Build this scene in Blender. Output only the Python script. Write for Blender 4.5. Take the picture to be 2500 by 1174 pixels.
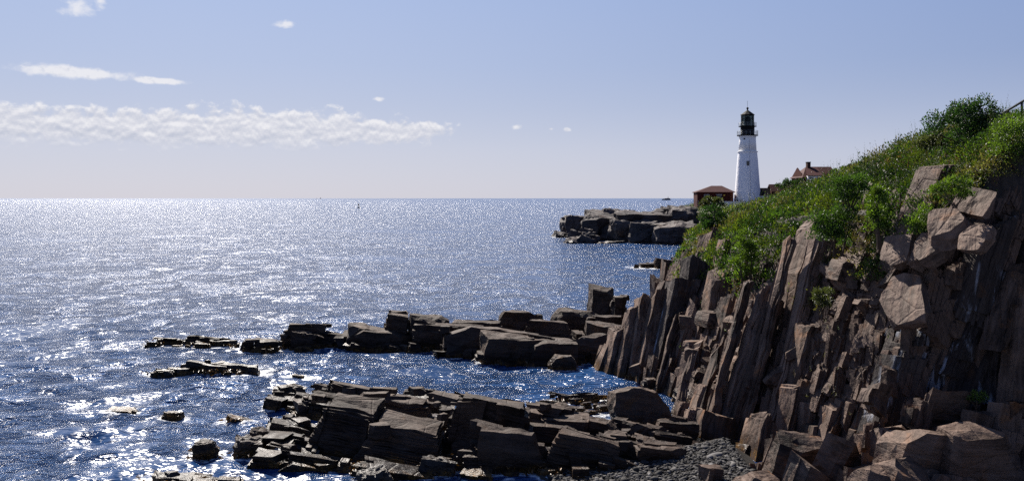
import bpy, bmesh, math, random
import numpy as np
from mathutils import Vector, Matrix, noise as mnoise

# ------------------------------------------------------------------ set-up
for o in list(bpy.data.objects):
    bpy.data.objects.remove(o)
SC = bpy.context.scene
COL = SC.collection
rng = np.random.default_rng(11)
random.seed(5)

# camera: level, standing 12 m above the sea, looking along +Y
F, CX, HZ, H = 2165.0, 1250.0, 483.5, 12.0
cam = bpy.data.cameras.new('camera')
cam.sensor_width = 36.0
cam.lens = 36.0 * F / 2500.0
cam.shift_y = -(587.0 - HZ) / 2500.0
cam.clip_start = 0.5
cam.clip_end = 80000.0
camo = bpy.data.objects.new('camera', cam)
camo.location = (0, 0, H)
camo.rotation_euler = (math.radians(90), 0, 0)
COL.objects.link(camo)
SC.camera = camo

# daylight
EXPOSURE = 1.1
SUN_AZ, SUN_EL = math.radians(-23.0), math.radians(40.0)
to_sun = Vector((math.sin(SUN_AZ) * math.cos(SUN_EL), math.cos(SUN_AZ) * math.cos(SUN_EL), math.sin(SUN_EL)))
sun = bpy.data.lights.new('sun', 'SUN')
sun.energy = 5.0
sun.angle = math.radians(0.5)
sun.color = (1.0, 0.93, 0.84)
suno = bpy.data.objects.new('sun', sun)
suno.rotation_euler = to_sun.to_track_quat('Z', 'Y').to_euler()
COL.objects.link(suno)

SC.view_settings.view_transform = 'Standard'
SC.view_settings.look = 'None'
SC.view_settings.exposure = EXPOSURE
SC.view_settings.gamma = 1.0
SC.view_settings.use_curve_mapping = False
SC.render.engine = 'CYCLES'
SC.cycles.max_bounces = 6
SC.cycles.transparent_max_bounces = 6
SC.cycles.use_denoising = False
SC.cycles.sample_clamp_indirect = 4.0
SC.cycles.sample_clamp_direct = 6.0


class NT:
    """small helper to write node trees"""
    def __init__(s, tree):
        s.t = tree
        s.n = tree.nodes
        s.l = tree.links

    def new(s, typ, **kw):
        n = s.n.new(typ)
        for k, v in kw.items():
            setattr(n, k, v)
        return n

    def put(s, sock, v):
        if isinstance(v, bpy.types.NodeSocket):
            s.l.new(v, sock)
        elif v is not None:
            sock.default_value = v

    def m(s, op, a, b=None, c=None, clamp=False):
        n = s.new('ShaderNodeMath', operation=op, use_clamp=clamp)
        for i, v in enumerate((a, b, c)):
            if v is not None:
                s.put(n.inputs[i], v)
        return n.outputs[0]

    def mix(s, f, a, b, blend='MIX'):
        n = s.new('ShaderNodeMix', data_type='RGBA', blend_type=blend)
        s.put(n.inputs[0], f)
        for i, v in ((6, a), (7, b)):
            if isinstance(v, tuple) and len(v) == 3:
                v = (*v, 1)
            s.put(n.inputs[i], v)
        return n.outputs[2]

    def noise(s, vec, scale, detail=4, rough=0.55, dist=0.0, dim='3D'):
        n = s.new('ShaderNodeTexNoise', noise_dimensions=dim)
        s.put(n.inputs['Vector'], vec)
        n.inputs['Scale'].default_value = scale
        n.inputs['Detail'].default_value = detail
        n.inputs['Roughness'].default_value = rough
        n.inputs['Distortion'].default_value = dist
        return n.outputs[0]

    def ramp(s, f, stops, interp='LINEAR'):
        n = s.new('ShaderNodeValToRGB')
        cr = n.color_ramp
        cr.interpolation = interp
        while len(cr.elements) < len(stops):
            cr.elements.new(0.5)
        for e, (p, c) in zip(cr.elements, stops):
            e.position = p
            e.color = (*c, 1) if isinstance(c, tuple) else (c, c, c, 1)
        s.put(n.inputs[0], f)
        return n.outputs[0]

    def step(s, f, lo, hi):
        n = s.new('ShaderNodeMapRange', interpolation_type='SMOOTHSTEP')
        s.put(n.inputs[0], f)
        n.inputs[1].default_value, n.inputs[2].default_value = lo, hi
        return n.outputs[0]

    def scale(s, vec, xyz, rot=(0, 0, 0)):
        n = s.new('ShaderNodeMapping')
        s.put(n.inputs[0], vec)
        n.inputs['Scale'].default_value = xyz
        n.inputs['Rotation'].default_value = rot
        return n.outputs[0]


def build_world():
    w = bpy.data.worlds.new('World')
    SC.world = w
    w.use_nodes = True
    t = NT(w.node_tree)
    t.n.clear()
    out = t.new('ShaderNodeOutputWorld')
    sky = t.new('ShaderNodeTexSky', sky_type='NISHITA')
    sky.sun_disc = False
    sky.sun_elevation = SUN_EL
    sky.sun_rotation = SUN_AZ
    sky.altitude = 10
    sky.air_density = 1.0
    sky.dust_density = 0.6
    sky.ozone_density = 3.0
    bg = t.new('ShaderNodeBackground')
    geo = t.new('ShaderNodeTexCoord')
    sep = t.new('ShaderNodeSeparateXYZ')
    t.put(sep.inputs[0], geo.outputs['Generated'])
    x, y, z = sep.outputs
    az = t.m('MULTIPLY', t.m('ARCTAN2', x, y), 57.2958)
    el = t.m('MULTIPLY', t.m('ARCSINE', z), 57.2958)
    # pale mauve sea air low down, clear blue above
    k = 1.0 / SKY_STRENGTH / 2 ** EXPOSURE
    hazy = t.ramp(t.m('DIVIDE', t.m('MAXIMUM', el, 0.0), 90.0), [(p / 90.0, tuple(c * k for c in col)) for p, col in SKY_AIR])
    # the sky is brightest round the sun and falls off away from it, least so in the haze at the horizon
    dt = t.new('ShaderNodeVectorMath', operation='DOT_PRODUCT')
    t.put(dt.inputs[0], geo.outputs['Generated'])
    dt.inputs[1].default_value = to_sun
    glow = t.m('ADD', 0.24, t.m('MULTIPLY', 0.8, t.m('EXPONENT', t.m('MULTIPLY', 2.0, t.m('SUBTRACT', dt.outputs['Value'], 0.88)))))
    wgt = t.m('ADD', 0.3, t.m('MULTIPLY', t.step(el, 0.0, 9.0), 0.7))
    fall = t.m('ADD', t.m('MULTIPLY', glow, wgt), t.m('SUBTRACT', 1.0, wgt))
    fc = t.new('ShaderNodeCombineXYZ')
    for i, ex in enumerate((1.0, 0.78, 0.45)):
        t.put(fc.inputs[i], t.m('POWER', fall, ex))
    hazy = t.mix(1.0, hazy, fc.outputs[0], 'MULTIPLY')
    skyc = t.mix(0.92, sky.outputs[0], hazy)
    t.put(bg.inputs[0], skyc)
    bg.inputs[1].default_value = SKY_STRENGTH
    # clouds: a cumulus bank low over the sea that runs on to the left, a streak above it, wisps
    cv = t.new('ShaderNodeCombineXYZ')
    t.put(cv.inputs[0], t.m('MULTIPLY', az, 0.7))
    t.put(cv.inputs[1], el)
    def puffs(vec):
        # rounded heads: folded noise at two sizes over a soft base
        a = t.m('ABSOLUTE', t.m('SUBTRACT', t.noise(vec, 0.8, 2, 0.5), 0.5))
        b = t.m('ABSOLUTE', t.m('SUBTRACT', t.noise(vec, 1.9, 3, 0.55), 0.5))
        fold = t.m('ADD', t.m('MULTIPLY', t.m('SUBTRACT', 0.09, a), 0.5), t.m('MULTIPLY', t.m('SUBTRACT', 0.08, b), 0.3))
        return t.m('ADD', fold, t.noise(vec, 1.1, 8, 0.58, 0.2))
    n1 = puffs(cv.outputs[0])
    cv2 = t.new('ShaderNodeCombineXYZ')
    t.put(cv2.inputs[0], t.m('MULTIPLY', az, 0.7))
    t.put(cv2.inputs[1], t.m('ADD', el, 0.22))
    n2 = puffs(cv2.outputs[0])
    relief = t.m('SUBTRACT', n1, n2)

    def blob(a0, e0, ra, re, slope=0.0, amp=1.6, k=1.0):
        da = t.m('SUBTRACT', az, a0)
        de = t.m('SUBTRACT', t.m('SUBTRACT', el, e0), t.m('MULTIPLY', da, slope))
        q = t.m('SQRT', t.m('ADD', t.m('POWER', t.m('ABSOLUTE', t.m('DIVIDE', da, ra)), 2.0),
                            t.m('POWER', t.m('ABSOLUTE', t.m('DIVIDE', de, re)), 2.0)))
        d = t.m('ADD', t.m('MULTIPLY', t.m('SUBTRACT', 1.0, q), k), t.m('MULTIPLY', t.m('SUBTRACT', n1, 0.5), amp))
        return d

    main = None
    for b in ((-38, 4.1, 22, 1.45), (-21, 4.15, 13, 1.3), (-15.5, 4.3, 9, 1.4), (-9.9, 4.25, 6.6, 0.95), (-5.3, 4.5, 0.85, 0.55), (-75, 4.2, 25, 1.6)):
        d = blob(*b, amp=1.9)
        main = d if main is None else t.m('MAXIMUM', main, d)
    a_main = t.step(main, 0.0, 0.42)
    # the base of the bank melts into the haze
    a_main = t.m('MULTIPLY', a_main, t.m('MULTIPLY', t.step(el, 2.5, 3.9), 0.85))
    # thin grey sheet over the base of the bank
    streak = t.m('MAXIMUM', blob(-26.3, 7.25, 3.9, 0.46, -0.035, 1.3), blob(-21.8, 7.0, 1.9, 0.25, -0.03, 1.3))
    a_str = t.m('MULTIPLY', t.step(streak, 0.05, 0.6), 0.8)
    wisp = None
    for b in ((-26.2, 11.1, 1.1, 0.75), (-24.9, 11.35, 0.45, 0.6), (-14.3, 10.75, 0.7, 0.3), (0.3, 4.6, 0.5, 0.22), (3.6, 4.4, 0.3, 0.16), (-8.6, 6.3, 0.4, 0.16), (2.5, 4.45, 0.2, 0.12)):
        d = blob(*b, amp=2.6)
        wisp = d if wisp is None else t.m('MAXIMUM', wisp, d)
    a_wisp = t.m('MULTIPLY', t.step(wisp, 0.1, 1.0), 0.75)
    alpha = t.m('MAXIMUM', a_main, t.m('MAXIMUM', a_str, a_wisp))
    lit = t.m('ADD', t.m('ADD', 0.55, t.m('MULTIPLY', relief, 2.9)), t.m('MULTIPLY', t.m('SUBTRACT', el, 4.4), 0.16), clamp=True)
    ccol = t.ramp(lit, [(0.0, (0.54, 0.57, 0.67)), (0.5, (0.69, 0.70, 0.77)), (1.0, (0.90, 0.89, 0.91))])
    cb = t.new('ShaderNodeBackground')
    t.put(cb.inputs[0], ccol)
    cb.inputs[1].default_value = 1.0 / 2 ** EXPOSURE
    ms = t.new('ShaderNodeMixShader')
    t.put(ms.inputs[0], alpha)
    t.l.new(bg.outputs[0], ms.inputs[1])
    t.l.new(cb.outputs[0], ms.inputs[2])
    t.l.new(ms.outputs[0], out.inputs[0])


SKY_STRENGTH = 0.05
SKY_AIR = [(0.0, (0.635, 0.635, 0.725)), (3.0, (0.60, 0.62, 0.745)), (5.8, (0.515, 0.565, 0.735)), (8.4, (0.455, 0.53, 0.74)), (12.5, (0.395, 0.49, 0.74)), (30.0, (0.17, 0.27, 0.53)), (90.0, (0.06, 0.12, 0.33))]
build_world()


# ------------------------------------------------------------------ helpers
def P(px, py, d):
    return np.array([(px - CX) / F * d, d, H - (py - HZ) / F * d])


def unit(v):
    v = np.asarray(v, float)
    return v / np.linalg.norm(v)


def mesh_obj(name, verts, faces, mat=None, parent=None, loc=None, R=None, smooth=False):
    me = bpy.data.meshes.new(name)
    me.from_pydata([tuple(v) for v in verts] if not isinstance(verts, np.ndarray) else verts.tolist(), [], faces)
    if mat is not None:
        for m_ in (mat if isinstance(mat, (list, tuple)) else [mat]):
            me.materials.append(m_)
    if smooth:
        me.shade_smooth()
    me.update()
    ob = bpy.data.objects.new(name, me)
    COL.objects.link(ob)
    place(ob, loc, R)
    if parent is not None:
        ob.parent = parent
    return ob


def place(ob, loc=None, R=None):
    M = Matrix.Identity(4)
    if R is not None:
        for i in range(3):
            for j in range(3):
                M[i][j] = float(R[i][j])
    if loc is not None:
        for i in range(3):
            M[i][3] = float(loc[i])
    ob.matrix_basis = M


def tri_mesh(name, V, Fc, mat=None, parent=None, tint=None, loc=None, smooth=False):
    """big mesh from arrays: V (n,3), Fc (m,k) with k 3 or 4, tint (n,3) vertex colour of the thing itself"""
    me = bpy.data.meshes.new(name)
    V = np.ascontiguousarray(V, dtype=np.float32)
    Fc = np.ascontiguousarray(Fc, dtype=np.int32)
    k = Fc.shape[1]
    me.vertices.add(len(V))
    me.vertices.foreach_set('co', V.ravel())
    me.loops.add(Fc.size)
    me.loops.foreach_set('vertex_index', Fc.ravel())
    me.polygons.add(len(Fc))
    me.polygons.foreach_set('loop_start', np.arange(0, Fc.size, k, dtype=np.int32))
    if smooth:
        me.polygons.foreach_set('use_smooth', np.ones(len(Fc), dtype=bool))
    me.update(calc_edges=True)
    me.validate()
    if tint is not None:
        a = me.color_attributes.new('tint', 'FLOAT_COLOR', 'POINT')
        c = np.ones((len(V), 4), dtype=np.float32)
        c[:, :3] = tint
        a.data.foreach_set('color', c.ravel())
    if mat is not None:
        me.materials.append(mat)
    ob = bpy.data.objects.new(name, me)
    COL.objects.link(ob)
    if loc is not None:
        ob.location = loc
    if parent is not None:
        ob.parent = parent
    return ob


def thing(name, label, cat, loc=(0, 0, 0), group=None, rz=0.0):
    o = bpy.data.objects.new(name, None)
    o.empty_display_size = 0.2
    COL.objects.link(o)
    o.location = loc
    o.rotation_euler = (0, 0, rz)
    return tag(o, label, cat, group)


def tag(o, label=None, cat=None, group=None, kind=None):
    if label:
        o['label'] = label
    if cat:
        o['category'] = cat
    if group:
        o['group'] = group
    if kind:
        o['kind'] = kind
    return o


class MB:
    """collects simple shapes into one mesh"""
    def __init__(s):
        s.v, s.f = [], []

    def add(s, vs, fs):
        b = len(s.v)
        s.v += [tuple(map(float, v)) for v in vs]
        s.f += [tuple(i + b for i in f) for f in fs]
        return s

    def box(s, x0, x1, y0, y1, z0, z1):
        vs = [(x, y, z) for z in (z0, z1) for y in (y0, y1) for x in (x0, x1)]
        return s.add(vs, [(0, 2, 3, 1), (4, 5, 7, 6), (0, 1, 5, 4), (2, 6, 7, 3), (0, 4, 6, 2), (1, 3, 7, 5)])

    def lathe(s, prof, n=24, cx=0, cy=0, z=0, cap=True):
        vs, fs = [], []
        for r, h in prof:
            for i in range(n):
                a = 2 * math.pi * (i + 0.5) / n
                vs.append((cx + r * math.cos(a), cy + r * math.sin(a), z + h))
        for k in range(len(prof) - 1):
            for i in range(n):
                j = (i + 1) % n
                fs.append((k * n + i, k * n + j, (k + 1) * n + j, (k + 1) * n + i))
        if cap:
            fs.append(tuple(range(n - 1, -1, -1)))
            fs.append(tuple((len(prof) - 1) * n + i for i in range(n)))
        return s.add(vs, fs)

    def tube(s, p, q, r, n=6, r2=None):
        p, q = np.array(p, float), np.array(q, float)
        d = unit(q - p)
        u = unit(np.cross(d, (0, 0, 1) if abs(d[2]) < 0.9 else (1, 0, 0)))
        w = np.cross(d, u)
        r2 = r if r2 is None else r2
        vs = [c + rr * (math.cos(2 * math.pi * i / n) * u + math.sin(2 * math.pi * i / n) * w) for c, rr in ((p, r), (q, r2)) for i in range(n)]
        fs = [(i, (i + 1) % n, n + (i + 1) % n, n + i) for i in range(n)] + [tuple(range(n - 1, -1, -1)), tuple(range(n, 2 * n))]
        return s.add(vs, fs)

    def build(s, name, mat, parent=None, smooth=False):
        return mesh_obj(name, s.v, s.f, mat, parent, smooth=smooth)


# ------------------------------------------------------------------ materials
def new_mat(name):
    m = bpy.data.materials.new(name)
    m.use_nodes = True
    t = NT(m.node_tree)
    b = t.n['Principled BSDF']
    return m, t, b


def plain(name, col, rough=0.6, metal=0.0, var=0.15, scale=3.0, bump=0.0):
    m, t, b = new_mat(name)
    tc = t.new('ShaderNodeTexCoord')
    n = t.noise(tc.outputs['Object'], scale, 5, 0.6)
    c0 = tuple(c * (1 - var) for c in col)
    c1 = tuple(min(1, c * (1 + var)) for c in col)
    t.put(b.inputs['Base Color'], t.ramp(n, [(0.3, c0), (0.7, c1)]))
    b.inputs['Roughness'].default_value = rough
    b.inputs['Metallic'].default_value = metal
    b.inputs['Specular IOR Level'].default_value = 0.5 if rough < 0.6 else 0.12
    if bump:
        bp = t.new('ShaderNodeBump')
        bp.inputs['Strength'].default_value = 0.6
        bp.inputs['Distance'].default_value = bump
        t.put(bp.inputs['Height'], t.noise(tc.outputs['Object'], scale * 2.5, 6, 0.65))
        t.put(b.inputs['Normal'], bp.outputs[0])
    return m


def rock_material(name, lo, hi, rust, streak=0.0, size=1.0, weed=True, tilt=False):
    """layered slate; local Z of each block is the bedding normal"""
    m, t, b = new_mat(name)
    tc = t.new('ShaderNodeTexCoord')
    oi = t.new('ShaderNodeObjectInfo')
    geo = t.new('ShaderNodeNewGeometry')
    rnd = oi.outputs['Random']
    off = t.new('ShaderNodeVectorMath', operation='ADD')
    cb = t.new('ShaderNodeCombineXYZ')
    for i in range(3):
        t.put(cb.inputs[i], t.m('MULTIPLY', rnd, 37.0 + 11 * i))
    t.put(off.inputs[0], tc.outputs['Object'])
    t.put(off.inputs[1], cb.outputs[0])
    vec = t.scale(off.outputs[0], (1, 1, 1), (0, math.radians(-70), 0)) if tilt else off.outputs[0]
    big = t.noise(vec, 0.55 / size, 6, 0.6, 0.4)
    strata = t.noise(t.scale(vec, (0.28 / size, 2.0 / size, 4.5 / size)), 1.0, 6, 0.62, 0.35)
    fine = t.noise(vec, 5.0 / size, 7, 0.68)
    # slightly crooked joints
    vor = t.new('ShaderNodeTexVoronoi', feature='DISTANCE_TO_EDGE')
    t.put(vor.inputs['Vector'], t.scale(vec, (0.55 / size, 0.4 / size, 1.5 / size)))
    vor.inputs['Scale'].default_value = 1.0
    crack = t.step(vor.outputs['Distance'], 0.0, 0.035)
    f = t.m('ADD', t.m('MULTIPLY', big, 0.42), t.m('ADD', t.m('MULTIPLY', strata, 0.45), t.m('MULTIPLY', fine, 0.16)))
    f = t.m('ADD', f, t.m('MULTIPLY', t.m('SUBTRACT', rnd, 0.5), 0.16))
    mid = tuple((a + c) / 2 for a, c in zip(lo, hi))
    col = t.ramp(f, [(0.36, lo), (0.55, mid), (0.74, hi)])
    rmask = t.m('MULTIPLY', t.step(t.noise(vec, 0.9 / size, 5, 0.6, 0.6), 0.56, 0.72), 0.7)
    col = t.mix(rmask, col, rust)
    # pale lichen and quartz flecks
    fleck = t.m('MULTIPLY', t.step(t.noise(vec, 3.0 / size, 6, 0.7), 0.64, 0.76), 0.35)
    col = t.mix(fleck, col, tuple(min(0.3, c * 1.9) for c in hi))
    pos = geo.outputs['Position']
    if streak > 0:
        sv = t.scale(pos, (0.9, 0.9, 0.16))
        sm = t.m('MULTIPLY', t.step(t.noise(sv, 1.3, 6, 0.62, 0.7), 0.53, 0.66), t.step(t.noise(pos, 0.35, 3), 0.47, 0.56))
        col = t.mix(t.m('MULTIPLY', sm, streak), col, (0.36, 0.38, 0.43))
    rough = 0.72
    if weed:
        sz = t.new('ShaderNodeSeparateXYZ')
        t.put(sz.inputs[0], pos)
        zz = t.m('ADD', sz.outputs[2], t.m('MULTIPLY', t.m('SUBTRACT', t.noise(pos, 1.1, 5, 0.65), 0.5), 1.5))
        wet = t.m('SUBTRACT', 1.0, t.step(zz, 0.35, 1.1))
        wd = t.m('MULTIPLY', t.m('SUBTRACT', 1.0, t.step(zz, 0.2, 0.5)), t.step(t.noise(pos, 2.2, 4, 0.6), 0.42, 0.56))
        col = t.mix(t.m('MULTIPLY', wet, 0.55), col, tuple(c * 0.35 for c in lo))
        col = t.mix(t.m('MULTIPLY', wd, 0.85), col, t.ramp(t.noise(pos, 9, 4), [(0.35, (0.035, 0.02, 0.008)), (0.65, (0.17, 0.09, 0.025))]))
        t.put(b.inputs['Roughness'], t.m('SUBTRACT', 0.74, t.m('MULTIPLY', wet, 0.36)))
    else:
        b.inputs['Roughness'].default_value = rough
    t.put(b.inputs['Base Color'], col)
    b.inputs['Specular IOR Level'].default_value = 0.14
    facet = None
    for k, wt in ((0.8, 1.0), (2.3, 0.45)):
        fv = t.scale(vec, (0.55 * k / size, 0.9 * k / size, 1.5 * k / size))
        wn = t.new('ShaderNodeTexNoise')
        t.put(wn.inputs['Vector'], fv)
        wn.inputs['Scale'].default_value = 1.5
        ad = t.new('ShaderNodeVectorMath', operation='MULTIPLY_ADD')
        t.put(ad.inputs[0], wn.outputs['Color'])
        ad.inputs[1].default_value = (0.5, 0.5, 0.5)
        t.put(ad.inputs[2], fv)
        vo = t.new('ShaderNodeTexVoronoi', feature='F1')
        vo.inputs['Scale'].default_value = 1.0
        t.put(vo.inputs['Vector'], ad.outputs[0])
        df = t.new('ShaderNodeVectorMath', operation='SUBTRACT')
        t.put(df.inputs[0], ad.outputs[0])
        t.put(df.inputs[1], vo.outputs['Position'])
        c5 = t.new('ShaderNodeVectorMath', operation='SUBTRACT')
        t.put(c5.inputs[0], vo.outputs['Color'])
        c5.inputs[1].default_value = (0.5, 0.5, 0.5)
        dp = t.new('ShaderNodeVectorMath', operation='DOT_PRODUCT')
        t.put(dp.inputs[0], df.outputs[0])
        t.put(dp.inputs[1], c5.outputs[0])
        v_ = t.m('MULTIPLY', dp.outputs['Value'], wt * 2.2)
        facet = v_ if facet is None else t.m('ADD', facet, v_)
    h = t.m('ADD', t.m('MULTIPLY', strata, 0.75), t.m('ADD', t.m('MULTIPLY', fine, 0.26), t.m('MULTIPLY', big, 1.3)))
    h = t.m('ADD', h, t.m('ADD', facet, t.m('MULTIPLY', crack, 0.12)))
    bp = t.new('ShaderNodeBump')
    bp.inputs['Strength'].default_value = 0.9
    bp.inputs['Distance'].default_value = 0.16 * size
    t.put(bp.inputs['Height'], h)
    t.put(b.inputs['Normal'], bp.outputs[0])
    return m


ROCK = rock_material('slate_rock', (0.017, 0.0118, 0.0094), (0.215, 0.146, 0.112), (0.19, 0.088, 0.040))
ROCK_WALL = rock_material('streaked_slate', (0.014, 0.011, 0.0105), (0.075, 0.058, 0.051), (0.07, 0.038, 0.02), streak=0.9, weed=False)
ROCK_DARK = rock_material('dark_shore_slate', (0.013, 0.009, 0.0073), (0.1, 0.068, 0.051), (0.085, 0.044, 0.02))
ROCK_GENERAL = rock_material('broken_slate', (0.013, 0.0092, 0.0074), (0.145, 0.097, 0.074), (0.14, 0.066, 0.030), tilt=True)
ROCK_FAR = rock_material('grey_headland_slate', (0.026, 0.0225, 0.0225), (0.125, 0.103, 0.094), (0.1, 0.06, 0.036), size=3.0)
ROCK_WET = rock_material('wet_slate', (0.022, 0.0185, 0.0175), (0.13, 0.11, 0.099), (0.07, 0.04, 0.021))


def soil_material():
    m, t, b = new_mat('cliff_soil_and_rock')
    geo = t.new('ShaderNodeNewGeometry')
    pos = geo.outputs['Position']
    sn = t.new('ShaderNodeSeparateXYZ')
    t.put(sn.inputs[0], geo.outputs['Normal'])
    big = t.noise(pos, 0.5, 6, 0.65)
    fine = t.noise(pos, 4.0, 7, 0.7)
    st = t.noise(t.scale(pos, (3.2, 0.5, 0.5), (0, math.radians(18), 0)), 1.0, 6, 0.6)
    rockc = t.ramp(t.m('ADD', t.m('MULTIPLY', st, 0.5), t.m('MULTIPLY', fine, 0.5)), [(0.35, (0.018, 0.014, 0.012)), (0.65, (0.075, 0.058, 0.048))])
    soil = t.ramp(fine, [(0.3, (0.018, 0.014, 0.008)), (0.7, (0.06, 0.045, 0.026))])
    f = t.step(t.m('ADD', sn.outputs[2], t.m('MULTIPLY', t.m('SUBTRACT', big, 0.5), 0.5)), 0.6, 0.8)
    t.put(b.inputs['Base Color'], t.mix(f, rockc, soil))
    b.inputs['Roughness'].default_value = 0.85
    bp = t.new('ShaderNodeBump')
    bp.inputs['Strength'].default_value = 1.0
    bp.inputs['Distance'].default_value = 0.3
    t.put(bp.inputs['Height'], t.m('ADD', st, fine))
    t.put(b.inputs['Normal'], bp.outputs[0])
    return m


SOIL = soil_material()


def leaf_material(name, trans=0.4, rough=0.5):
    m, t, b = new_mat(name)
    at = t.new('ShaderNodeAttribute', attribute_name='tint')
    geo = t.new('ShaderNodeNewGeometry')
    hs = t.new('ShaderNodeHueSaturation')
    t.put(hs.inputs['Color'], at.outputs['Color'])
    t.put(hs.inputs['Value'], t.m('ADD', 0.7, t.m('MULTIPLY', geo.outputs['Random Per Island'], 0.6)))
    col = hs.outputs[0]
    t.put(b.inputs['Base Color'], col)
    b.inputs['Roughness'].default_value = rough
    b.inputs['Specular IOR Level'].default_value = 0.35
    tr = t.new('ShaderNodeBsdfTranslucent')
    t.put(tr.inputs[0], t.mix(1.0, col, (1.7, 1.75, 0.8), 'MULTIPLY'))
    ms = t.new('ShaderNodeMixShader')
    ms.inputs[0].default_value = trans
    t.l.new(b.outputs[0], ms.inputs[1])
    t.l.new(tr.outputs[0], ms.inputs[2])
    t.l.new(ms.outputs[0], t.n['Material Output'].inputs[0])
    return m


LEAF = leaf_material('leaf')
STEM = plain('woody_stem', (0.07, 0.05, 0.035), 0.8)


G0, G1, A0, A1, A2, SEA_ROUGH = 0.62, 1.05, 0.25, 0.42, 0.06, 0.18


def sea_material():
    m, t, b = new_mat('sea_water')
    geo = t.new('ShaderNodeNewGeometry')
    pos = geo.outputs['Position']
    flat = t.scale(pos, (1, 1, 0))
    # gusts and wave groups: rougher and smoother patches at many sizes
    gust = t.noise(t.scale(flat, (0.012, 0.03, 0), (0, 0, 0.3)), 1.0, 8, 0.62, 0.8)
    gust2 = t.noise(t.scale(flat, (0.22, 0.16, 0), (0, 0, 0.25)), 1.0, 8, 0.66, 0.8)
    w0 = t.noise(t.scale(flat, (0.26, 0.55, 0), (0, 0, 0.35)), 1.0, 2, 0.5, 0.3)
    w1 = t.noise(t.scale(flat, (0.75, 1.7, 0), (0, 0, 0.15)), 1.0, 2, 0.55, 0.5)
    w2 = t.noise(t.scale(flat, (2.6, 4.6, 0), (0, 0, -0.2)), 1.0, 2, 0.5, 0.3)
    gust3 = t.noise(t.scale(flat, (0.04, 0.055, 0), (0, 0, 0.25)), 1.0, 8, 0.66, 0.8)
    gm = t.m('ADD', t.m('MULTIPLY', gust, 0.25), t.m('ADD', t.m('MULTIPLY', gust2, 0.42), t.m('MULTIPLY', gust3, 0.33)))
    g = t.m('ADD', G0, t.m('MULTIPLY', t.step(gm, 0.455, 0.535), G1))
    h = t.m('ADD', t.m('MULTIPLY', w0, A0), t.m('ADD', t.m('MULTIPLY', w1, A1), t.m('MULTIPLY', w2, A2)))
    bp = t.new('ShaderNodeBump')
    bp.inputs['Strength'].default_value = 1.0
    bp.inputs['Distance'].default_value = 1.0
    t.put(bp.inputs['Height'], t.m('MULTIPLY', h, g))
    t.put(b.inputs['Normal'], bp.outputs[0])
    at = t.new('ShaderNodeAttribute', attribute_name='foam')
    fn = t.noise(t.scale(flat, (1.2, 2.0, 0)), 1.0, 7, 0.7, 0.5)
    cap = t.m('MULTIPLY', t.step(t.noise(t.scale(flat, (0.16, 0.42, 0), (0, 0, 0.2)), 1.0, 6, 0.66, 0.5), 0.74, 0.80), t.step(gust2, 0.45, 0.6))
    foam = t.m('MAXIMUM', t.step(t.m('ADD', fn, t.m('MULTIPLY', at.outputs['Fac'], 0.46)), 0.80, 0.94), t.m('MULTIPLY', cap, t.step(fn, 0.42, 0.6)))
    deep = t.mix(t.step(gust2, 0.4, 0.65), (0.009, 0.038, 0.115), (0.016, 0.060, 0.170))
    t.put(b.inputs['Base Color'], t.mix(foam, deep, (0.7, 0.72, 0.74)))
    t.put(b.inputs['Roughness'], t.m('ADD', SEA_ROUGH, t.m('MULTIPLY', foam, 0.4)))
    b.inputs['IOR'].default_value = 1.333
    return m


SEA = sea_material()

# ------------------------------------------------------------------ terrain: the coast as cross-sections (X, Z) along the view
ST = [
    (26, [(14.0, -1.5), (16.0, 0.2), (25.5, 2.6), (27.0, 12.5), (30.0, 15.4), (48, 16.5)]),
    (36.6, [(14.0, -1.5), (16.0, 0.4), (23.6, 2.8), (24.2, 12.3), (27.0, 15.4), (48, 16.5)]),
    (37.8, [(14.6, -1.5), (15.6, 0.4), (19.3, 11.3), (20.4, 12.9), (23.4, 15.4), (48, 16.5)]),
    (42, [(12.0, -1.5), (13.0, 0.4), (18.3, 11.2), (20.0, 12.8), (23.8, 15.7), (48, 16.5)]),
    (50, [(9.6, -1.5), (10.6, 0.4), (17.2, 10.9), (20.0, 12.8), (25.2, 15.8), (48, 16.5)]),
    (60, [(6.6, -1.5), (7.6, 0.4), (15.3, 9.6), (19.3, 11.8), (27.2, 15.3), (50, 16)]),
    (72, [(8.6, -1.5), (10.0, 0.2), (14.9, 8.6), (19.0, 10.7), (28.0, 13.9), (52, 15)]),
    (88, [(13, -1.5), (14.6, 0.2), (17.6, 8.0), (21.0, 10.2), (30.0, 12.2), (56, 13.5)]),
    (110, [(18.5, -1.5), (20, 0.2), (24, 8.0), (27.5, 9.8), (36.0, 10.9), (60, 11.5)]),
    (180, [(36, -1.5), (38, 0.2), (46, 7.6), (50, 9.2), (58, 10.2), (90, 10.6)]),
    (236, [(47, -1.5), (48.5, 0.2), (51, 8.0), (53, 9.6), (70, 10.0), (120, 10.4)]),
    (300, [(49, -1.5), (50.5, 0.2), (54, 7.5), (60, 9.2), (75, 9.8), (130, 10.0)]),
    (345, [(70, -1.5), (72, -1.2), (80, -0.9), (90, -0.8), (100, -0.7), (140, -0.6)]),
]
SD = np.array([s[0] for s in ST], float)
SP = np.array([s[1] for s in ST], float)


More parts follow.
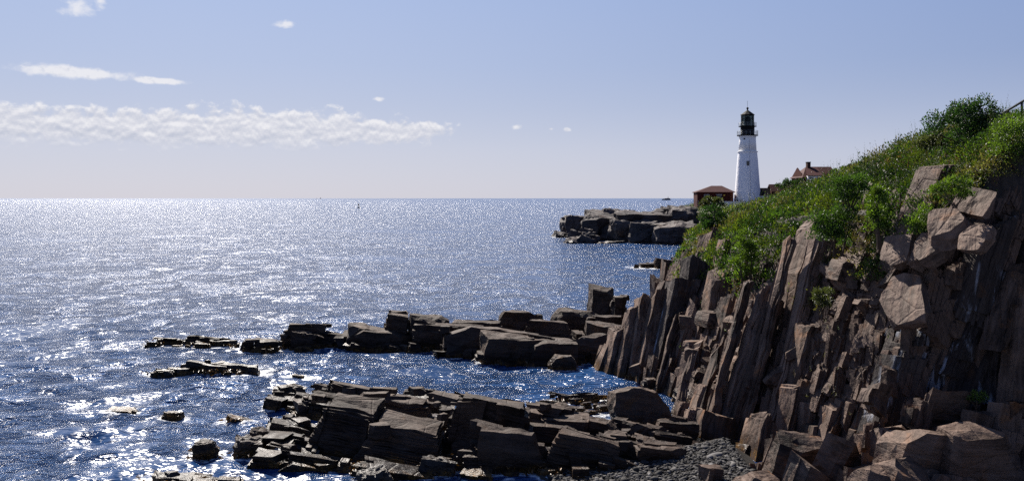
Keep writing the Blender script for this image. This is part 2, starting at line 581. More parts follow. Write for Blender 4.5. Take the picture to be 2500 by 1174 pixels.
def surf(d, s):
    """point of the coast at distance d and profile parameter s (0 foot .. 1 base .. 2 cliff top .. 4 crest .. 5 inland)"""
    d = np.asarray(d, float)
    s = np.asarray(s, float)
    x = np.zeros(np.broadcast(d, s).shape)
    z = np.zeros_like(x)
    k = np.clip(np.floor(s).astype(int), 0, 4)
    f = s - k
    xs = np.stack([np.interp(d, SD, SP[:, i, 0]) for i in range(6)], -1)
    zs = np.stack([np.interp(d, SD, SP[:, i, 1]) for i in range(6)], -1)
    xs, zs = np.broadcast_to(xs, (*x.shape, 6)), np.broadcast_to(zs, (*x.shape, 6))
    g = lambda a, i: np.take_along_axis(a, np.broadcast_to(i, x.shape)[..., None], -1)[..., 0]
    x = g(xs, k) * (1 - f) + g(xs, k + 1) * f
    z = g(zs, k) * (1 - f) + g(zs, k + 1) * f
    return np.stack([x, np.broadcast_to(d, x.shape), z], -1)


def ground_z(x, d):
    """height of the coast at plan position (x, d)"""
    ss = np.linspace(1.5, 5, 80)
    p = surf(np.full(80, d), ss)
    return float(np.interp(x, p[:, 0], p[:, 2]))


def hit(px, py, d0=27.0):
    """where the sight line through a photo pixel meets the coast"""
    for d in np.arange(d0, 330, 0.25):
        p = P(px, py, d)
        if p[2] <= float(np.interp(p[0], *surf(np.full(90, d), np.linspace(0, 5, 90))[:, [0, 2]].T)):
            return p
    return P(px, py, 90)


def build_terrain():
    ds = np.concatenate([np.linspace(26, 36.4, 16), np.linspace(36.6, 38.0, 8), np.linspace(38.4, 80, 100), np.linspace(81, 130, 50), np.linspace(133, 345, 60)])
    ss = np.concatenate([np.linspace(0, 2, 36), np.linspace(2.06, 4, 26), np.linspace(4.1, 5, 8)])
    D, S = np.meshgrid(ds, ss, indexing='ij')
    V = surf(D, S)
    W = V.copy()
    for i in range(V.shape[0]):
        for j in range(V.shape[1]):
            p = Vector(V[i, j])
            amp = 0.9 if S[i, j] < 2.2 else 0.35
            q = Vector((p.x * 0.5, p.y * 0.28, p.z * 0.22))
            n = mnoise.fractal(q, 1.0, 2.1, 5)
            W[i, j, 0] += (0.55 * amp * n + 0.45) if S[i, j] < 2.0 else amp * n
            W[i, j, 2] += 0.35 * amp * mnoise.fractal(q + Vector((9, 3, 7)), 1.0, 2.1, 4)
    n0, n1 = D.shape
    idx = np.arange(n0 * n1).reshape(n0, n1)
    Fc = np.stack([idx[:-1, :-1], idx[:-1, 1:], idx[1:, 1:], idx[1:, :-1]], -1).reshape(-1, 4)
    o = tri_mesh('cliff', W.reshape(-1, 3), Fc, SOIL)
    return tag(o, kind='structure')


CLIFF = build_terrain()


# ------------------------------------------------------------------ rock blocks: stacks of broken slate plates
def plates(A, B, C, n, r, taper=(0, 0, 0, 0), notch=0.10, sub=0.45, rag=0.03, power=1.0, cut=0.25, skew=0.16, warp=0.09, warp_k=0.7):
    """half sizes A (x), B (y), C (z); n plates along z. taper = inset at the top of the sides -y, +x, +y, -x"""
    dims = (A, B, A, B)
    acr = (B, A, B, A)
    segs = []
    for i in range(4):
        k = int(r.integers(1, 4))
        bp = np.sort(r.uniform(-0.8, 0.8, k - 1)) * dims[i]
        ins = np.abs(r.normal(0, notch, k)) * min(acr[i], 1.2)
        segs.append((bp, ins))
    th = r.uniform(0.5, 1.5, n)
    th = th / th.sum() * 2 * C
    zs = -C + np.concatenate([[0], np.cumsum(th)])
    corner = r.random(4) < cut
    csz = r.uniform(0.2, 0.9, 4)
    V, Fs = [], []
    for L in range(n):
        fz = ((L + 0.5) / n) ** power
        ins = []
        for i in range(4):
            bp, base = segs[i]
            a = base + np.abs(r.normal(0, notch * 0.4)) * min(acr[i], 1.0) + np.abs(r.normal(0, notch * 0.4, len(base))) * min(acr[i], 1.0) + taper[i] * fz
            if L in (0, n - 1):
                a = a + r.uniform(0, 0.03)
            ins.append(np.minimum(a, acr[i] * 1.75))
        # opposite sides must not cross
        for i in (0, 1):
            tot = ins[i].max() + ins[i + 2].max()
            lim = 1.8 * acr[i]
            if tot > lim:
                ins[i] = ins[i] * lim / tot
                ins[i + 2] = ins[i + 2] * lim / tot
        path = []
        for i in range(4):
            bp = segs[i][0]
            pre, nxt = ins[i - 1][-1], ins[(i + 1) % 4][0]
            lo, hi = -dims[i] + pre, dims[i] - nxt
            ts = [lo] + [float(np.clip(v, lo + 0.02, hi - 0.02)) for v in bp] + [hi]
            if corner[i]:
                c = min(csz[i] * min(A, B), (hi - lo) * 0.3)
                ts[0] = lo + c
            pts = []
            for k in range(len(ins[i])):
                t0, t1 = ts[k], ts[k + 1]
                m_ = max(1, int(abs(t1 - t0) / sub))
                for q in range(m_ + 1):
                    t_ = t0 + (t1 - t0) * q / m_
                    jit = r.normal(0, rag) if 0 < q < m_ else 0
                    pts.append((t_, ins[i][k] + abs(jit)))
            for t_, w in pts:
                if i == 0:
                    path.append((t_, -B + w))
                elif i == 1:
                    path.append((A - w, t_))
                elif i == 2:
                    path.append((-t_, B - w))
                else:
                    path.append((-A + w, -t_))
        # drop repeats
        out = [path[0]]
        for p in path[1:]:
            if abs(p[0] - out[-1][0]) + abs(p[1] - out[-1][1]) > 1e-4:
                out.append(p)
        if abs(out[0][0] - out[-1][0]) + abs(out[0][1] - out[-1][1]) < 1e-4:
            out.pop()
        m_ = len(out)
        z0, z1 = zs[L] - (0.004 if L else 0), zs[L + 1]
        b = len(V)
        V += [(x, y, z0) for x, y in out] + [(x, y, z1) for x, y in out]
        Fs.append(tuple(b + i for i in range(m_ - 1, -1, -1)))
        Fs.append(tuple(b + m_ + i for i in range(m_)))
        Fs += [(b + i, b + (i + 1) % m_, b + m_ + (i + 1) % m_, b + m_ + i) for i in range(m_)]
    # no block is a true box: ends and sides lean
    w = r.normal(0, skew, 6)
    V = np.array(V)
    x, y, z = V[:, 0].copy(), V[:, 1].copy(), V[:, 2].copy()
    V[:, 0] = x * (1 + w[0] * y / B + w[1] * z / C) + 0.5 * w[4] * A * y / B
    V[:, 1] = y * (1 + w[2] * x / A + 0.7 * w[3] * z / C) + 0.4 * w[5] * B * z / C
    V[:, 2] = z * (1 + 0.7 * w[4] * x / A + 0.7 * w[5] * y / B)
    o = r.uniform(0, 40, 3)
    for i in range(len(V)):
        q = Vector(V[i] * warp_k + o)
        n = mnoise.noise_vector(q)
        V[i] += np.array(n) * warp
    return V.tolist(), Fs


def chunk(A, B, C, r, cuts=7, detail=2, bump=0.05):
    """a broken boulder: a box with random corners cut off, lightly roughened"""
    bm = bmesh.new()
    bmesh.ops.create_cube(bm, size=2.0)
    for v in bm.verts:
        v.co.x *= A * r.uniform(0.8, 1.05)
        v.co.y *= B * r.uniform(0.8, 1.05)
        v.co.z *= C * r.uniform(0.8, 1.05)
    for _ in range(cuts):
        nrm = Vector(r.normal(0, 1, 3)).normalized()
        ext = max(v.co.dot(nrm) for v in bm.verts)
        g = bm.verts[:] + bm.edges[:] + bm.faces[:]
        res = bmesh.ops.bisect_plane(bm, geom=g, plane_co=nrm * ext * r.uniform(0.68, 0.93), plane_no=nrm, clear_outer=True)
        ed = [e for e in res['geom_cut'] if isinstance(e, bmesh.types.BMEdge)]
        if ed:
            bmesh.ops.contextual_create(bm, geom=ed)
    bmesh.ops.triangulate(bm, faces=bm.faces[:])
    for _ in range(detail):
        es = [e for e in bm.edges if e.calc_length() > 0.16 * max(A, B, C)]
        if es:
            bmesh.ops.subdivide_edges(bm, edges=es, cuts=1)
            bmesh.ops.triangulate(bm, faces=bm.faces[:])
    o = Vector(r.uniform(0, 50, 3))
    k = 1.6 / max(A, B, C)
    for v in bm.verts:
        d = mnoise.fractal(v.co * k * 1.7 + o, 0.9, 2.2, 4)
        v.co += v.co.normalized() * d * bump * max(A, B, C)
    V = [tuple(v.co) for v in bm.verts]
    Fs = [tuple(v.index for v in f.verts) for f in bm.faces]
    bm.free()
    return V, Fs


def frame(psi_deg, lean_deg):
    """bedding frame of the steep slabs: columns a (up the slab), b (along strike), c (out of its upper left face)"""
    p, l = math.radians(psi_deg), math.radians(lean_deg)
    n0 = np.array([-math.cos(p), -math.sin(p), 0])
    z = np.array([0, 0, 1.0])
    c = n0 * math.cos(l) + z * math.sin(l)
    a = z * math.cos(l) - n0 * math.sin(l)
    b = np.cross(c, a)
    return np.stack([a, b, c], 1)


def rib(pb, pt, d0, d1, S, T, n, psi=14, mat=None, parent=None, name='rock_slab', seed=0, taper=(0, 0, 0, 0), notch=0.10, cut=0.25):
    """a steep slab whose front left edge runs from pixel pb (distance d0) to pt (d1)"""
    r = np.random.default_rng(seed)
    A0, A1 = P(*pb, d0), P(*pt, d1)
    a = unit(A1 - A0)
    p = math.radians(psi)
    n0 = np.array([-math.cos(p), -math.sin(p), 0.0])
    c = unit(n0 - n0.dot(a) * a)
    b = np.cross(c, a)
    L = np.linalg.norm(A1 - A0)
    cen = (A0 + A1) / 2 + b * S / 2 - c * T / 2
    V, Fs = plates(L / 2, S / 2, T / 2, n, r, taper=taper, notch=notch, cut=cut, skew=0.055, warp=0.17, warp_k=1.1, sub=0.35, rag=0.06)
    return mesh_obj(name, V, Fs, mat or ROCK, parent, cen, np.stack([a, b, c], 1))


def satellites(parent, origin, blocks, per, mat, seed, sc=1.0, tops=0.4):
    """smaller broken blocks leaning on, lying before and stepping down from the big ones"""
    r = np.random.default_rng(seed)
    for (cx, cy, hw, hd, top, roll, pitch, yaw) in blocks:
        k = int(per)
        for _ in range(k):
            mode = r.random()
            L, S, T = sc * r.uniform(0.4, 1.7), sc * r.uniform(0.3, 0.8), sc * r.uniform(0.10, 0.40)
            if mode < tops:      # on top
                L, S = min(L, hw * 0.7), min(S, hd * 0.7)
                x, y = cx + r.uniform(-0.9, 0.9) * hw, cy + r.uniform(-0.3, 0.9) * hd
                T *= 0.6
                z = top - T * r.uniform(0.1, 0.8) + math.tan(math.radians(pitch)) * (y - cy) - math.tan(math.radians(roll)) * (x - cx)
            elif mode < 0.8:    # at the front foot
                x, y = cx + r.uniform(-1.1, 1.1) * hw, cy - hd - r.uniform(-0.3, 0.6) * sc
                z = r.uniform(-0.1, 0.3) * sc
                T *= 1.3
            else:               # at the sides
                x, y = cx + r.choice([-1, 1]) * hw * r.uniform(0.9, 1.15), cy + r.uniform(-1, 0.8) * hd
                z = r.uniform(0.0, 0.35) * top
                T *= 1.8
            V, Fs = plates(L, S, T, max(2, int(T / 0.09 / sc)), r, taper=(S * r.uniform(0, 0.5), 0.1, 0.1, 0.1), notch=0.2, cut=0.5)
            R = np.array(Matrix.Rotation(math.radians(yaw + r.normal(0, 9)), 3, 'Z') @ Matrix.Rotation(math.radians(pitch + r.normal(0, 4)), 3, 'X') @ Matrix.Rotation(math.radians(roll + r.normal(0, 3.5)), 3, 'Y'))
            mesh_obj('rock_block', V, Fs, mat, parent, np.array([x, y, z]) - np.array(origin), R)
        for _ in range(3 if sc < 2 else 1):
            q = sc * r.uniform(0.14, 0.42)
            V, Fs = chunk(q * r.uniform(0.9, 1.6), q, q * 0.8, r, cuts=8, detail=1, bump=0.08)
            e = r.random() < 0.6
            x = cx + r.uniform(-1.1, 1.1) * hw
            y = cy - hd - r.uniform(-0.2, 0.5) * sc if e else cy + r.uniform(-0.6, 0.6) * hd
            z = r.uniform(-0.05, 0.25) * sc if e else top * r.uniform(0.6, 0.95)
            mesh_obj('rock_fragment', V, Fs, mat, parent, np.array([x, y, z]) - np.array(origin), np.array(Matrix.Rotation(r.uniform(0, 6), 3, 'Z')))


BLK = []
FOOT = []      # where rocks stand in the sea: x, y, radius


def ledge(pxl, pxr, pyb, pyt, pyf, roll=0, pitch=0, yaw=0, zbase=0.0, n=None, slope=0.0, mat=None, parent=None, name='rock_block', seed=0, deep=None, notch=0.2, rag=0.05, foot=True, cut=0.6, skew=0.12, shape='plates', front=0.0):
    """a bedded block: its front foot at pixel row pyf, its front top edge at pyt, the back of its top at pyb"""
    r = np.random.default_rng(seed + 1000)
    d = (H - zbase) * F / (pyf - HZ)
    w = (pxr - pxl) / F * d
    h = (pyf - pyt) / F * d
    top = zbase + h
    tp = math.tan(math.radians(pitch))
    dbk = max((H - top + d * tp) / (max(pyb - HZ, 5) / F + tp), d + 0.6) if deep is None else d + deep
    D = min(dbk - d, 9.0 + d * 0.05)
    w *= 1.1
    low = 1.0
    hh = (h + low) * 1.0
    # base point: front foot centre
    cx = ((pxl + pxr) / 2 - CX) / F * d
    R = np.array((Matrix.Rotation(math.radians(yaw), 3, 'Z') @ Matrix.Rotation(math.radians(pitch), 3, 'X') @ Matrix.Rotation(math.radians(roll), 3, 'Y')))
    cen = np.array([cx, d + D / 2, zbase + (h - low) / 2 + tp * D / 2])
    BLK.append((cx, d + D / 2, w / 2, D / 2, top + tp * D / 2, roll, pitch, yaw))
    nn = n or max(3, int(hh / r.uniform(0.15, 0.5)))
    if shape == 'chunk':
        V, Fs = chunk(w * 0.56, D * 0.56, hh * 0.56, r, cuts=15 if d < 150 else 14, detail=3, bump=0.05 if d < 150 else 0.15)
    else:
        V, Fs = plates(w / 2, D / 2, hh / 2, nn, r, taper=(slope * D, 0.10 * w, 0.06 * D, 0.12 * w), notch=notch, rag=rag, sub=0.32 if d < 150 else 1.5, power=1.6, cut=cut, skew=skew, warp=0.15 if d < 150 else 0.5, warp_k=1.0 if d < 150 else 0.2)
    if foot:
        FOOT.append((cx, d + D / 2, max(w, D) * 0.55, w / 2, D / 2))
    return mesh_obj(name, V, Fs, mat or ROCK_DARK, parent, cen, R)


def block_thing(name, label, cat, group=None, **kw):
    o = ledge(name=name, **kw)
    return tag(o, label, cat, group)


# --- the steep cliff slabs that read one by one
def build_ribs():
    L = [
        # bottom px, top px, d0, d1, S, T, plates, psi, material
        ((1868, 1075), (1988, 515), 44.5, 46.5, 2.0, 0.7, 6, 15, ROCK),
        ((1835, 1080), (1940, 640), 46.0, 47.5, 1.8, 0.6, 5, 14, ROCK),
        ((1908, 1010), (2020, 540), 43.5, 45.5, 1.9, 0.8, 7, 15, ROCK),
        ((1930, 1040), (1985, 780), 42.5, 43.0, 1.6, 0.9, 5, 24, ROCK),
        ((2082, 1130), (2235, 560), 38.5, 40.5, 2.6, 0.9, 7, 16, ROCK),
        ((2062, 1120), (2150, 760), 39.6, 40.5, 2.0, 0.8, 6, 20, ROCK),
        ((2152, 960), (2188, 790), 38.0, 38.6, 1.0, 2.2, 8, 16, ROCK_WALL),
        ((1996, 1090), (2045, 905), 41.0, 42.2, 2.6, 1.9, 8, 28, ROCK),
        ((2105, 980), (2150, 830), 39.2, 39.8, 1.2, 1.0, 5, 22, ROCK),
        ((2175, 700), (2232, 610), 38.8, 39.6, 1.5, 1.3, 6, 28, ROCK),
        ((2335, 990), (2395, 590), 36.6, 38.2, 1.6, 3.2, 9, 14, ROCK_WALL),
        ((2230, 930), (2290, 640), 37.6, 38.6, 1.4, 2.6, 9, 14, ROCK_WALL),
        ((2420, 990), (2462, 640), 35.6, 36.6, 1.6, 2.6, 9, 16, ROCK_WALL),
        ((2478, 1000), (2520, 640), 34.4, 35.4, 1.4, 2.8, 8, 24, ROCK),
        ((2452, 860), (2510, 650), 34.8, 35.8, 1.8, 0.5, 4, 34, ROCK),
        # the outer fins of the cliff foot
        ((1446, 945), (1490, 838), 61.0, 61.6, 2.6, 0.5, 4, 16, ROCK),
        ((1470, 965), (1512, 790), 60.0, 60.8, 2.6, 0.5, 5, 16, ROCK),
        ((1500, 980), (1545, 742), 58.8, 60.0, 2.4, 0.5, 5, 15, ROCK),
        ((1529, 985), (1573, 718), 58.0, 59.4, 2.8, 0.6, 6, 15, ROCK),
        ((1556, 960), (1606, 705), 57.0, 58.4, 2.0, 0.9, 6, 15, ROCK),
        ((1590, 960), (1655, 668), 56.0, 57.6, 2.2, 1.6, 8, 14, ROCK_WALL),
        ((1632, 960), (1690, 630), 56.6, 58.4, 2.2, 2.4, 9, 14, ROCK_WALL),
        ((1672, 800), (1712, 590), 60.5, 63.5, 3.6, 1.0, 6, 18, ROCK),
        ((1706, 900), (1752, 655), 53.8, 55.0, 1.8, 0.9, 5, 16, ROCK),
        ((1738, 960), (1782, 735), 52.0, 53.0, 1.6, 1.1, 6, 18, ROCK),
        ((1772, 985), (1812, 790), 50.5, 51.3, 1.6, 0.9, 5, 20, ROCK),
        ((1800, 1000), (1842, 770), 49.0, 50.0, 1.5, 0.8, 5, 18, ROCK),
        ((1752, 1075), (1806, 860), 46.6, 47.6, 1.6, 0.8, 5, 18, ROCK),
        ((1788, 1085), (1842, 850), 45.6, 46.6, 1.6, 0.7, 5, 18, ROCK),
        ((1700, 1120), (1730, 990), 43.0, 43.6, 1.8, 1.7, 7, 16, ROCK),
        ((1668, 1115), (1692, 985), 44.4, 44.9, 1.4, 0.6, 4, 16, ROCK),
        ((1648, 1075), (1668, 965), 46.0, 46.5, 1.4, 0.5, 4, 16, ROCK),
        ((1690, 1040), (1722, 930), 46.2, 46.8, 1.4, 0.6, 4, 18, ROCK),
        ((1722, 1020), (1752, 935), 47.4, 47.8, 1.4, 0.7, 4, 18, ROCK),
        # low smooth slabs at the foot
        ((1822, 1230), (1880, 1010), 39.6, 41.0, 2.6, 0.6, 4, 24, ROCK),
        ((1795, 1230), (1836, 1070), 40.4, 41.4, 2.0, 0.6, 4, 26, ROCK),
    ]
    for i, (pb, pt, d0, d1, S, T, n, psi, mat) in enumerate(L):
        tp = rng.uniform(0, 0.25)
        rib(pb, pt, d0, d1, S, T, n, psi * 0.6, mat, CLIFF, seed=i + 3, taper=(tp * 0.5, 0.3 * rng.random(), 0.2, 0.1), notch=0.09)
    # long unbroken beds that run from the foot of the cliff to its brow
    bx = [1420, 1560, 1660, 1760, 1870, 1960, 2080, 2150]
    by, bd = [930, 965, 1085, 1100, 1100, 1105, 1130, 1120], [62.0, 57.0, 45.5, 44.0, 43.0, 41.5, 39.0, 38.2]
    tx, ty = [1480, 1560, 1620, 1700, 1790, 1880, 1985, 2100, 2230], [830, 740, 690, 610, 700, 620, 520, 560, 570]
    r_ = np.random.default_rng(71)
    for i, x0 in enumerate((1478, 1512, 1548, 1588, 1640, 1676, 1712, 1738, 1775, 1800, 1842, 1878, 1918, 1950, 2010, 2056, 2088, 2118)):
        y0, d0 = float(np.interp(x0, bx, by)), float(np.interp(x0, bx, bd))
        y1 = float(np.interp(x0 + 120, tx, ty)) + r_.uniform(0, 110) * (i % 3 > 0)
        y0 += r_.uniform(-10, 40)
        x1 = x0 + (y0 - y1) * r_.uniform(0.24, 0.30)
        y1 = max(y1, float(np.interp(x1, tx, ty)) - 12)
        x1 = x0 + (y0 - y1) * r_.uniform(0.24, 0.30)
        T = r_.lognormal(math.log(0.42), 0.45) * d0 / 45
        k_ = float(r_.choice([0, 0, 0.12, 0.3]))
        x1, y1 = x1 + (x0 - x1) * k_, y1 + (y0 - y1) * k_
        rib((x0, y0), (x1, y1), d0 - 0.2, d0 + 2.4, r_.uniform(1.0, 2.6), T, max(3, int(T / 0.09)), 8 + r_.normal(0, 5), ROCK, CLIFF, seed=i + 800, taper=(0.3 * r_.random(), 0.6 * r_.random(), 0.2, 0.1), notch=0.15, cut=0.7)
    # faces tilted up to the light on the right of the cliff
    FACES = [
        ((2262, 805), (2300, 660), 37.2, 38.2, 2.2, 0.7, 38),
        ((2440, 540), (2475, 440), 34.6, 35.8, 2.2, 0.8, 40),
        ((2352, 600), (2385, 505), 36.4, 37.4, 1.6, 0.9, 36),
        ((2300, 640), (2330, 560), 37.2, 38.0, 1.4, 0.9, 34),
        ((2420, 620), (2452, 545), 35.2, 36.0, 1.6, 0.9, 38),
        ((2258, 650), (2272, 590), 38.4, 39.0, 1.0, 0.8, 34),
        ((2215, 640), (2240, 575), 39.2, 39.8, 1.2, 0.7, 30),
        ((2085, 690), (2110, 620), 42.6, 43.4, 1.2, 0.7, 30),
    ]
    for i, (pb, pt, d0, d1, S, T, psi) in enumerate(FACES):
        k_ = 1.9 if pb[0] > 2200 and pb[1] > 590 else 0.5
        A0, A1 = P(*pb, d0 - k_), P(*pt, d1 - k_)
        R = frame(psi * 0.8, 34)
        k_ = 0.62 if pb[0] > 2380 else 0.8 if pb[0] > 2250 else 1.0
        V, Fs = chunk(np.linalg.norm(A1 - A0) * 0.62 * k_, S * 0.66 * k_, T * 0.5 * k_, np.random.default_rng(i + 190), cuts=15, detail=3, bump=0.05)
        mesh_obj('rock_block', V, Fs, ROCK, CLIFF, (A0 + A1) / 2 + R[:, 1] * S * 0.65 - R[:, 2] * T * 0.35, R @ np.array(Matrix.Rotation(0.25 * (-1) ** i, 3, 'Z')))
    # broken leaning blocks at the foot of the cliff
    SH = [
        ((1872, 1240), (1900, 1058), 39.0, 39.6, 1.6, 0.9, 20), ((1938, 1240), (1965, 1078), 38.2, 38.8, 1.6, 1.0, 24), ((1990, 1240), (2012, 1092), 37.6, 38.1, 1.5, 1.2, 22),
        ((2052, 1240), (2078, 1085), 37.4, 38.0, 1.4, 1.0, 26), ((2108, 1240), (2140, 1000), 38.0, 38.8, 1.5, 1.0, 20), ((2160, 1210), (2190, 1030), 37.2, 37.8, 1.6, 1.9, 24),
        ((2146, 1260), (2172, 1098), 35.8, 36.4, 1.8, 2.0, 26), ((2286, 1240), (2312, 1012), 36.6, 37.2, 1.6, 2.2, 20), ((2312, 1270), (2335, 1140), 34.6, 35.0, 1.6, 2.4, 22),
        ((2440, 1240), (2468, 965), 36.2, 36.9, 1.6, 2.0, 18), ((2226, 1060), (2248, 955), 37.3, 37.6, 1.3, 1.3, 26), ((2118, 1010), (2142, 920), 38.2, 38.5, 1.2, 1.3, 24),
        ((1838, 1250), (1858, 1120), 38.6, 39.0, 1.4, 0.9, 26), ((1905, 1260), (1925, 1130), 37.0, 37.4, 1.4, 1.1, 28), ((1990, 1270), (2008, 1140), 36.2, 36.6, 1.5, 1.3, 26),
        ((2075, 1270), (2094, 1130), 36.0, 36.4, 1.4, 1.2, 24), ((2230, 1270), (2250, 1120), 35.2, 35.6, 1.6, 1.5, 20), ((2380, 1060), (2400, 985), 36.8, 37.0, 1.2, 1.6, 24),
    ]
    for i, (pb, pt, d0, d1, S, T, psi) in enumerate(SH):
        r_ = np.random.default_rng(i)
        k_ = 2.6 if pb[0] < 2000 else 3.6
        rib(pb, pt, d0 - k_, d1 - k_, S * 0.9, T * 0.85, int(r_.integers(2, 6)), psi, ROCK, CLIFF, seed=i + 200, notch=0.16, cut=0.7, taper=(0.3 * S * r_.random(), 0.6 * r_.random(), 0.3, 0.3))
    # the sunlit shelves nearest the camera
    SHELF = [
        (2305, 2480, 1000, 1036, 32.5, 4, 10, 8), (2140, 2330, 1005, 1058, 33.0, 14, 12, 20), (2125, 2260, 1072, 1118, 31.5, 14, 12, 24), (2330, 2500, 1140, 1165, 30.0, 4, 8, 8),
        (2200, 2330, 935, 968, 34.8, 10, 12, 14), (2110, 2210, 930, 960, 35.2, 12, 12, 24), (1960, 2100, 1062, 1100, 34.0, 14, 16, 22), (1850, 1985, 1040, 1082, 35.5, 12, 16, 20),
        (1890, 2010, 1100, 1150, 33.0, 12, 14, 26), (2060, 2150, 1125, 1160, 31.5, 10, 12, 22), (2400, 2520, 960, 990, 34.2, 4, 10, 10), (1780, 1870, 1120, 1165, 34.5, 10, 14, 30),
    ]
    for i, (l, rr, b_, t_, d_, ro, pi, ya) in enumerate(SHELF):
        ledge(l, rr, b_, t_, HZ + (H + 1.5) * F / d_, roll=ro, pitch=pi, yaw=ya, zbase=-1.5, mat=ROCK, parent=CLIFF, name='rock_block', seed=i + 240, foot=False, shape='chunk' if i % 2 or i in (0, 2) else 'plates', slope=0.12, n=int(2 + i % 3), notch=0.14, cut=0.6, skew=0.2)
    # pale flat slab lying at the back of the beach
    ledge(1680, 1790, 1122, 1150, 1200, roll=3, pitch=6, yaw=14, zbase=0.3, mat=ROCK, parent=CLIFF, seed=211, foot=False, slope=0.1, n=3)


build_ribs()


# --- the rest of the cliff face: smaller slabs and broken blocks
def build_filler():
    VV, FF = [], []
    for n in range(950):
        big = n < 165
        d = math.exp(rng.uniform(math.log(37.5), math.log(76)))
        s_ = rng.uniform(0.9, 2.1 if d < 46 else 1.72)
        p = surf(d, s_)
        wall = n % 5 == 0
        if wall:        # the back wall of the recess on the right, which faces this way
            xx = rng.uniform(15.5, 24)
            p = np.array([xx, 37.3 + rng.uniform(-0.5, 0.5), rng.uniform(2.6, min(11.0, 2.7 + (xx - 14) * 1.5))])
        k = 1.0 if big else 0.5
        L, S, T = k * rng.uniform(2.0, 6.5), k * rng.uniform(0.8, 2.2), k * rng.uniform(0.25, 0.85) * (2.2 if n % 5 == 0 else 1)
        R = frame(rng.normal(16, 7), rng.normal(19, 6))
        tp = 0.5 * L * rng.random() ** 2
        V, Fs = plates(L / 2, S / 2, T / 2, max(2, int(T / 0.15)), rng, notch=0.16, taper=(0.1, tp, 0.1, 0.1), cut=0.5, sub=0.5 if big else 0.7, skew=0.09)
        cen = p + R[:, 2] * rng.uniform(-0.9, 0.12) * (1 if big else 0.6) + R[:, 0] * rng.uniform(-0.4, 0.4)
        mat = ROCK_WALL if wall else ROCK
        if big:
            mesh_obj('rock_slab', V, Fs, mat, CLIFF, cen, R)
        else:
            W = np.array(V) @ R.T + cen
            b = len(VV)
            VV += W.tolist()
            FF += [tuple(i + b for i in f) for f in Fs]
    for k in range(60):
        d = math.exp(rng.uniform(math.log(30), math.log(72)))
        s_ = rng.uniform(0.98, 2.0 if d < 46 else 1.6)
        p = surf(d, s_)
        q = rng.uniform(0.2, 0.7)
        V, Fs = chunk(q * rng.uniform(0.8, 1.6), q, q * rng.uniform(0.5, 0.9), rng, detail=1 if q < 0.4 else 2)
        R = np.array(Matrix.Rotation(rng.uniform(0, 6), 3, 'Z') @ Matrix.Rotation(rng.normal(0, 0.4), 3, 'X'))
        W = p + np.array([-0.3, -0.1, 0.05])
        if k < 40:
            mesh_obj('rock_block', V, Fs, ROCK, CLIFF, W, R)
        else:
            b = len(VV)
            VV += (np.array(V) @ R.T + W).tolist()
            FF += [tuple(i + b for i in f) for f in Fs]
    # small broken beds over whatever of the slope is still bare
    for (x0, x1, y0, y1, k) in ((1980, 2200, 640, 960, 150), (1700, 1990, 660, 1000, 110), (2180, 2420, 560, 700, 60), (2380, 2500, 430, 640, 40)):
        for _ in range(k):
            p = hit(rng.uniform(x0, x1), rng.uniform(y0, y1), 36.4)
            L, S, T = rng.uniform(0.5, 1.9), rng.uniform(0.4, 1.0), rng.uniform(0.12, 0.45)
            R = frame(rng.normal(14, 9), rng.normal(20, 9))
            V, Fs = plates(L / 2, S / 2, T / 2, max(2, int(T / 0.12)), rng, notch=0.16, taper=(0.1, 0.3 * L * rng.random(), 0.1, 0.1), cut=0.6, sub=0.6, skew=0.12)
            W = np.array(V) @ R.T + p + R[:, 2] * rng.uniform(0.0, 0.3)
            b = len(VV)
            VV += W.tolist()
            FF += [tuple(i + b for i in f) for f in Fs]
    o = mesh_obj('broken_rock', VV, FF, ROCK_GENERAL, CLIFF)
    tag(o, kind='stuff')


build_filler()


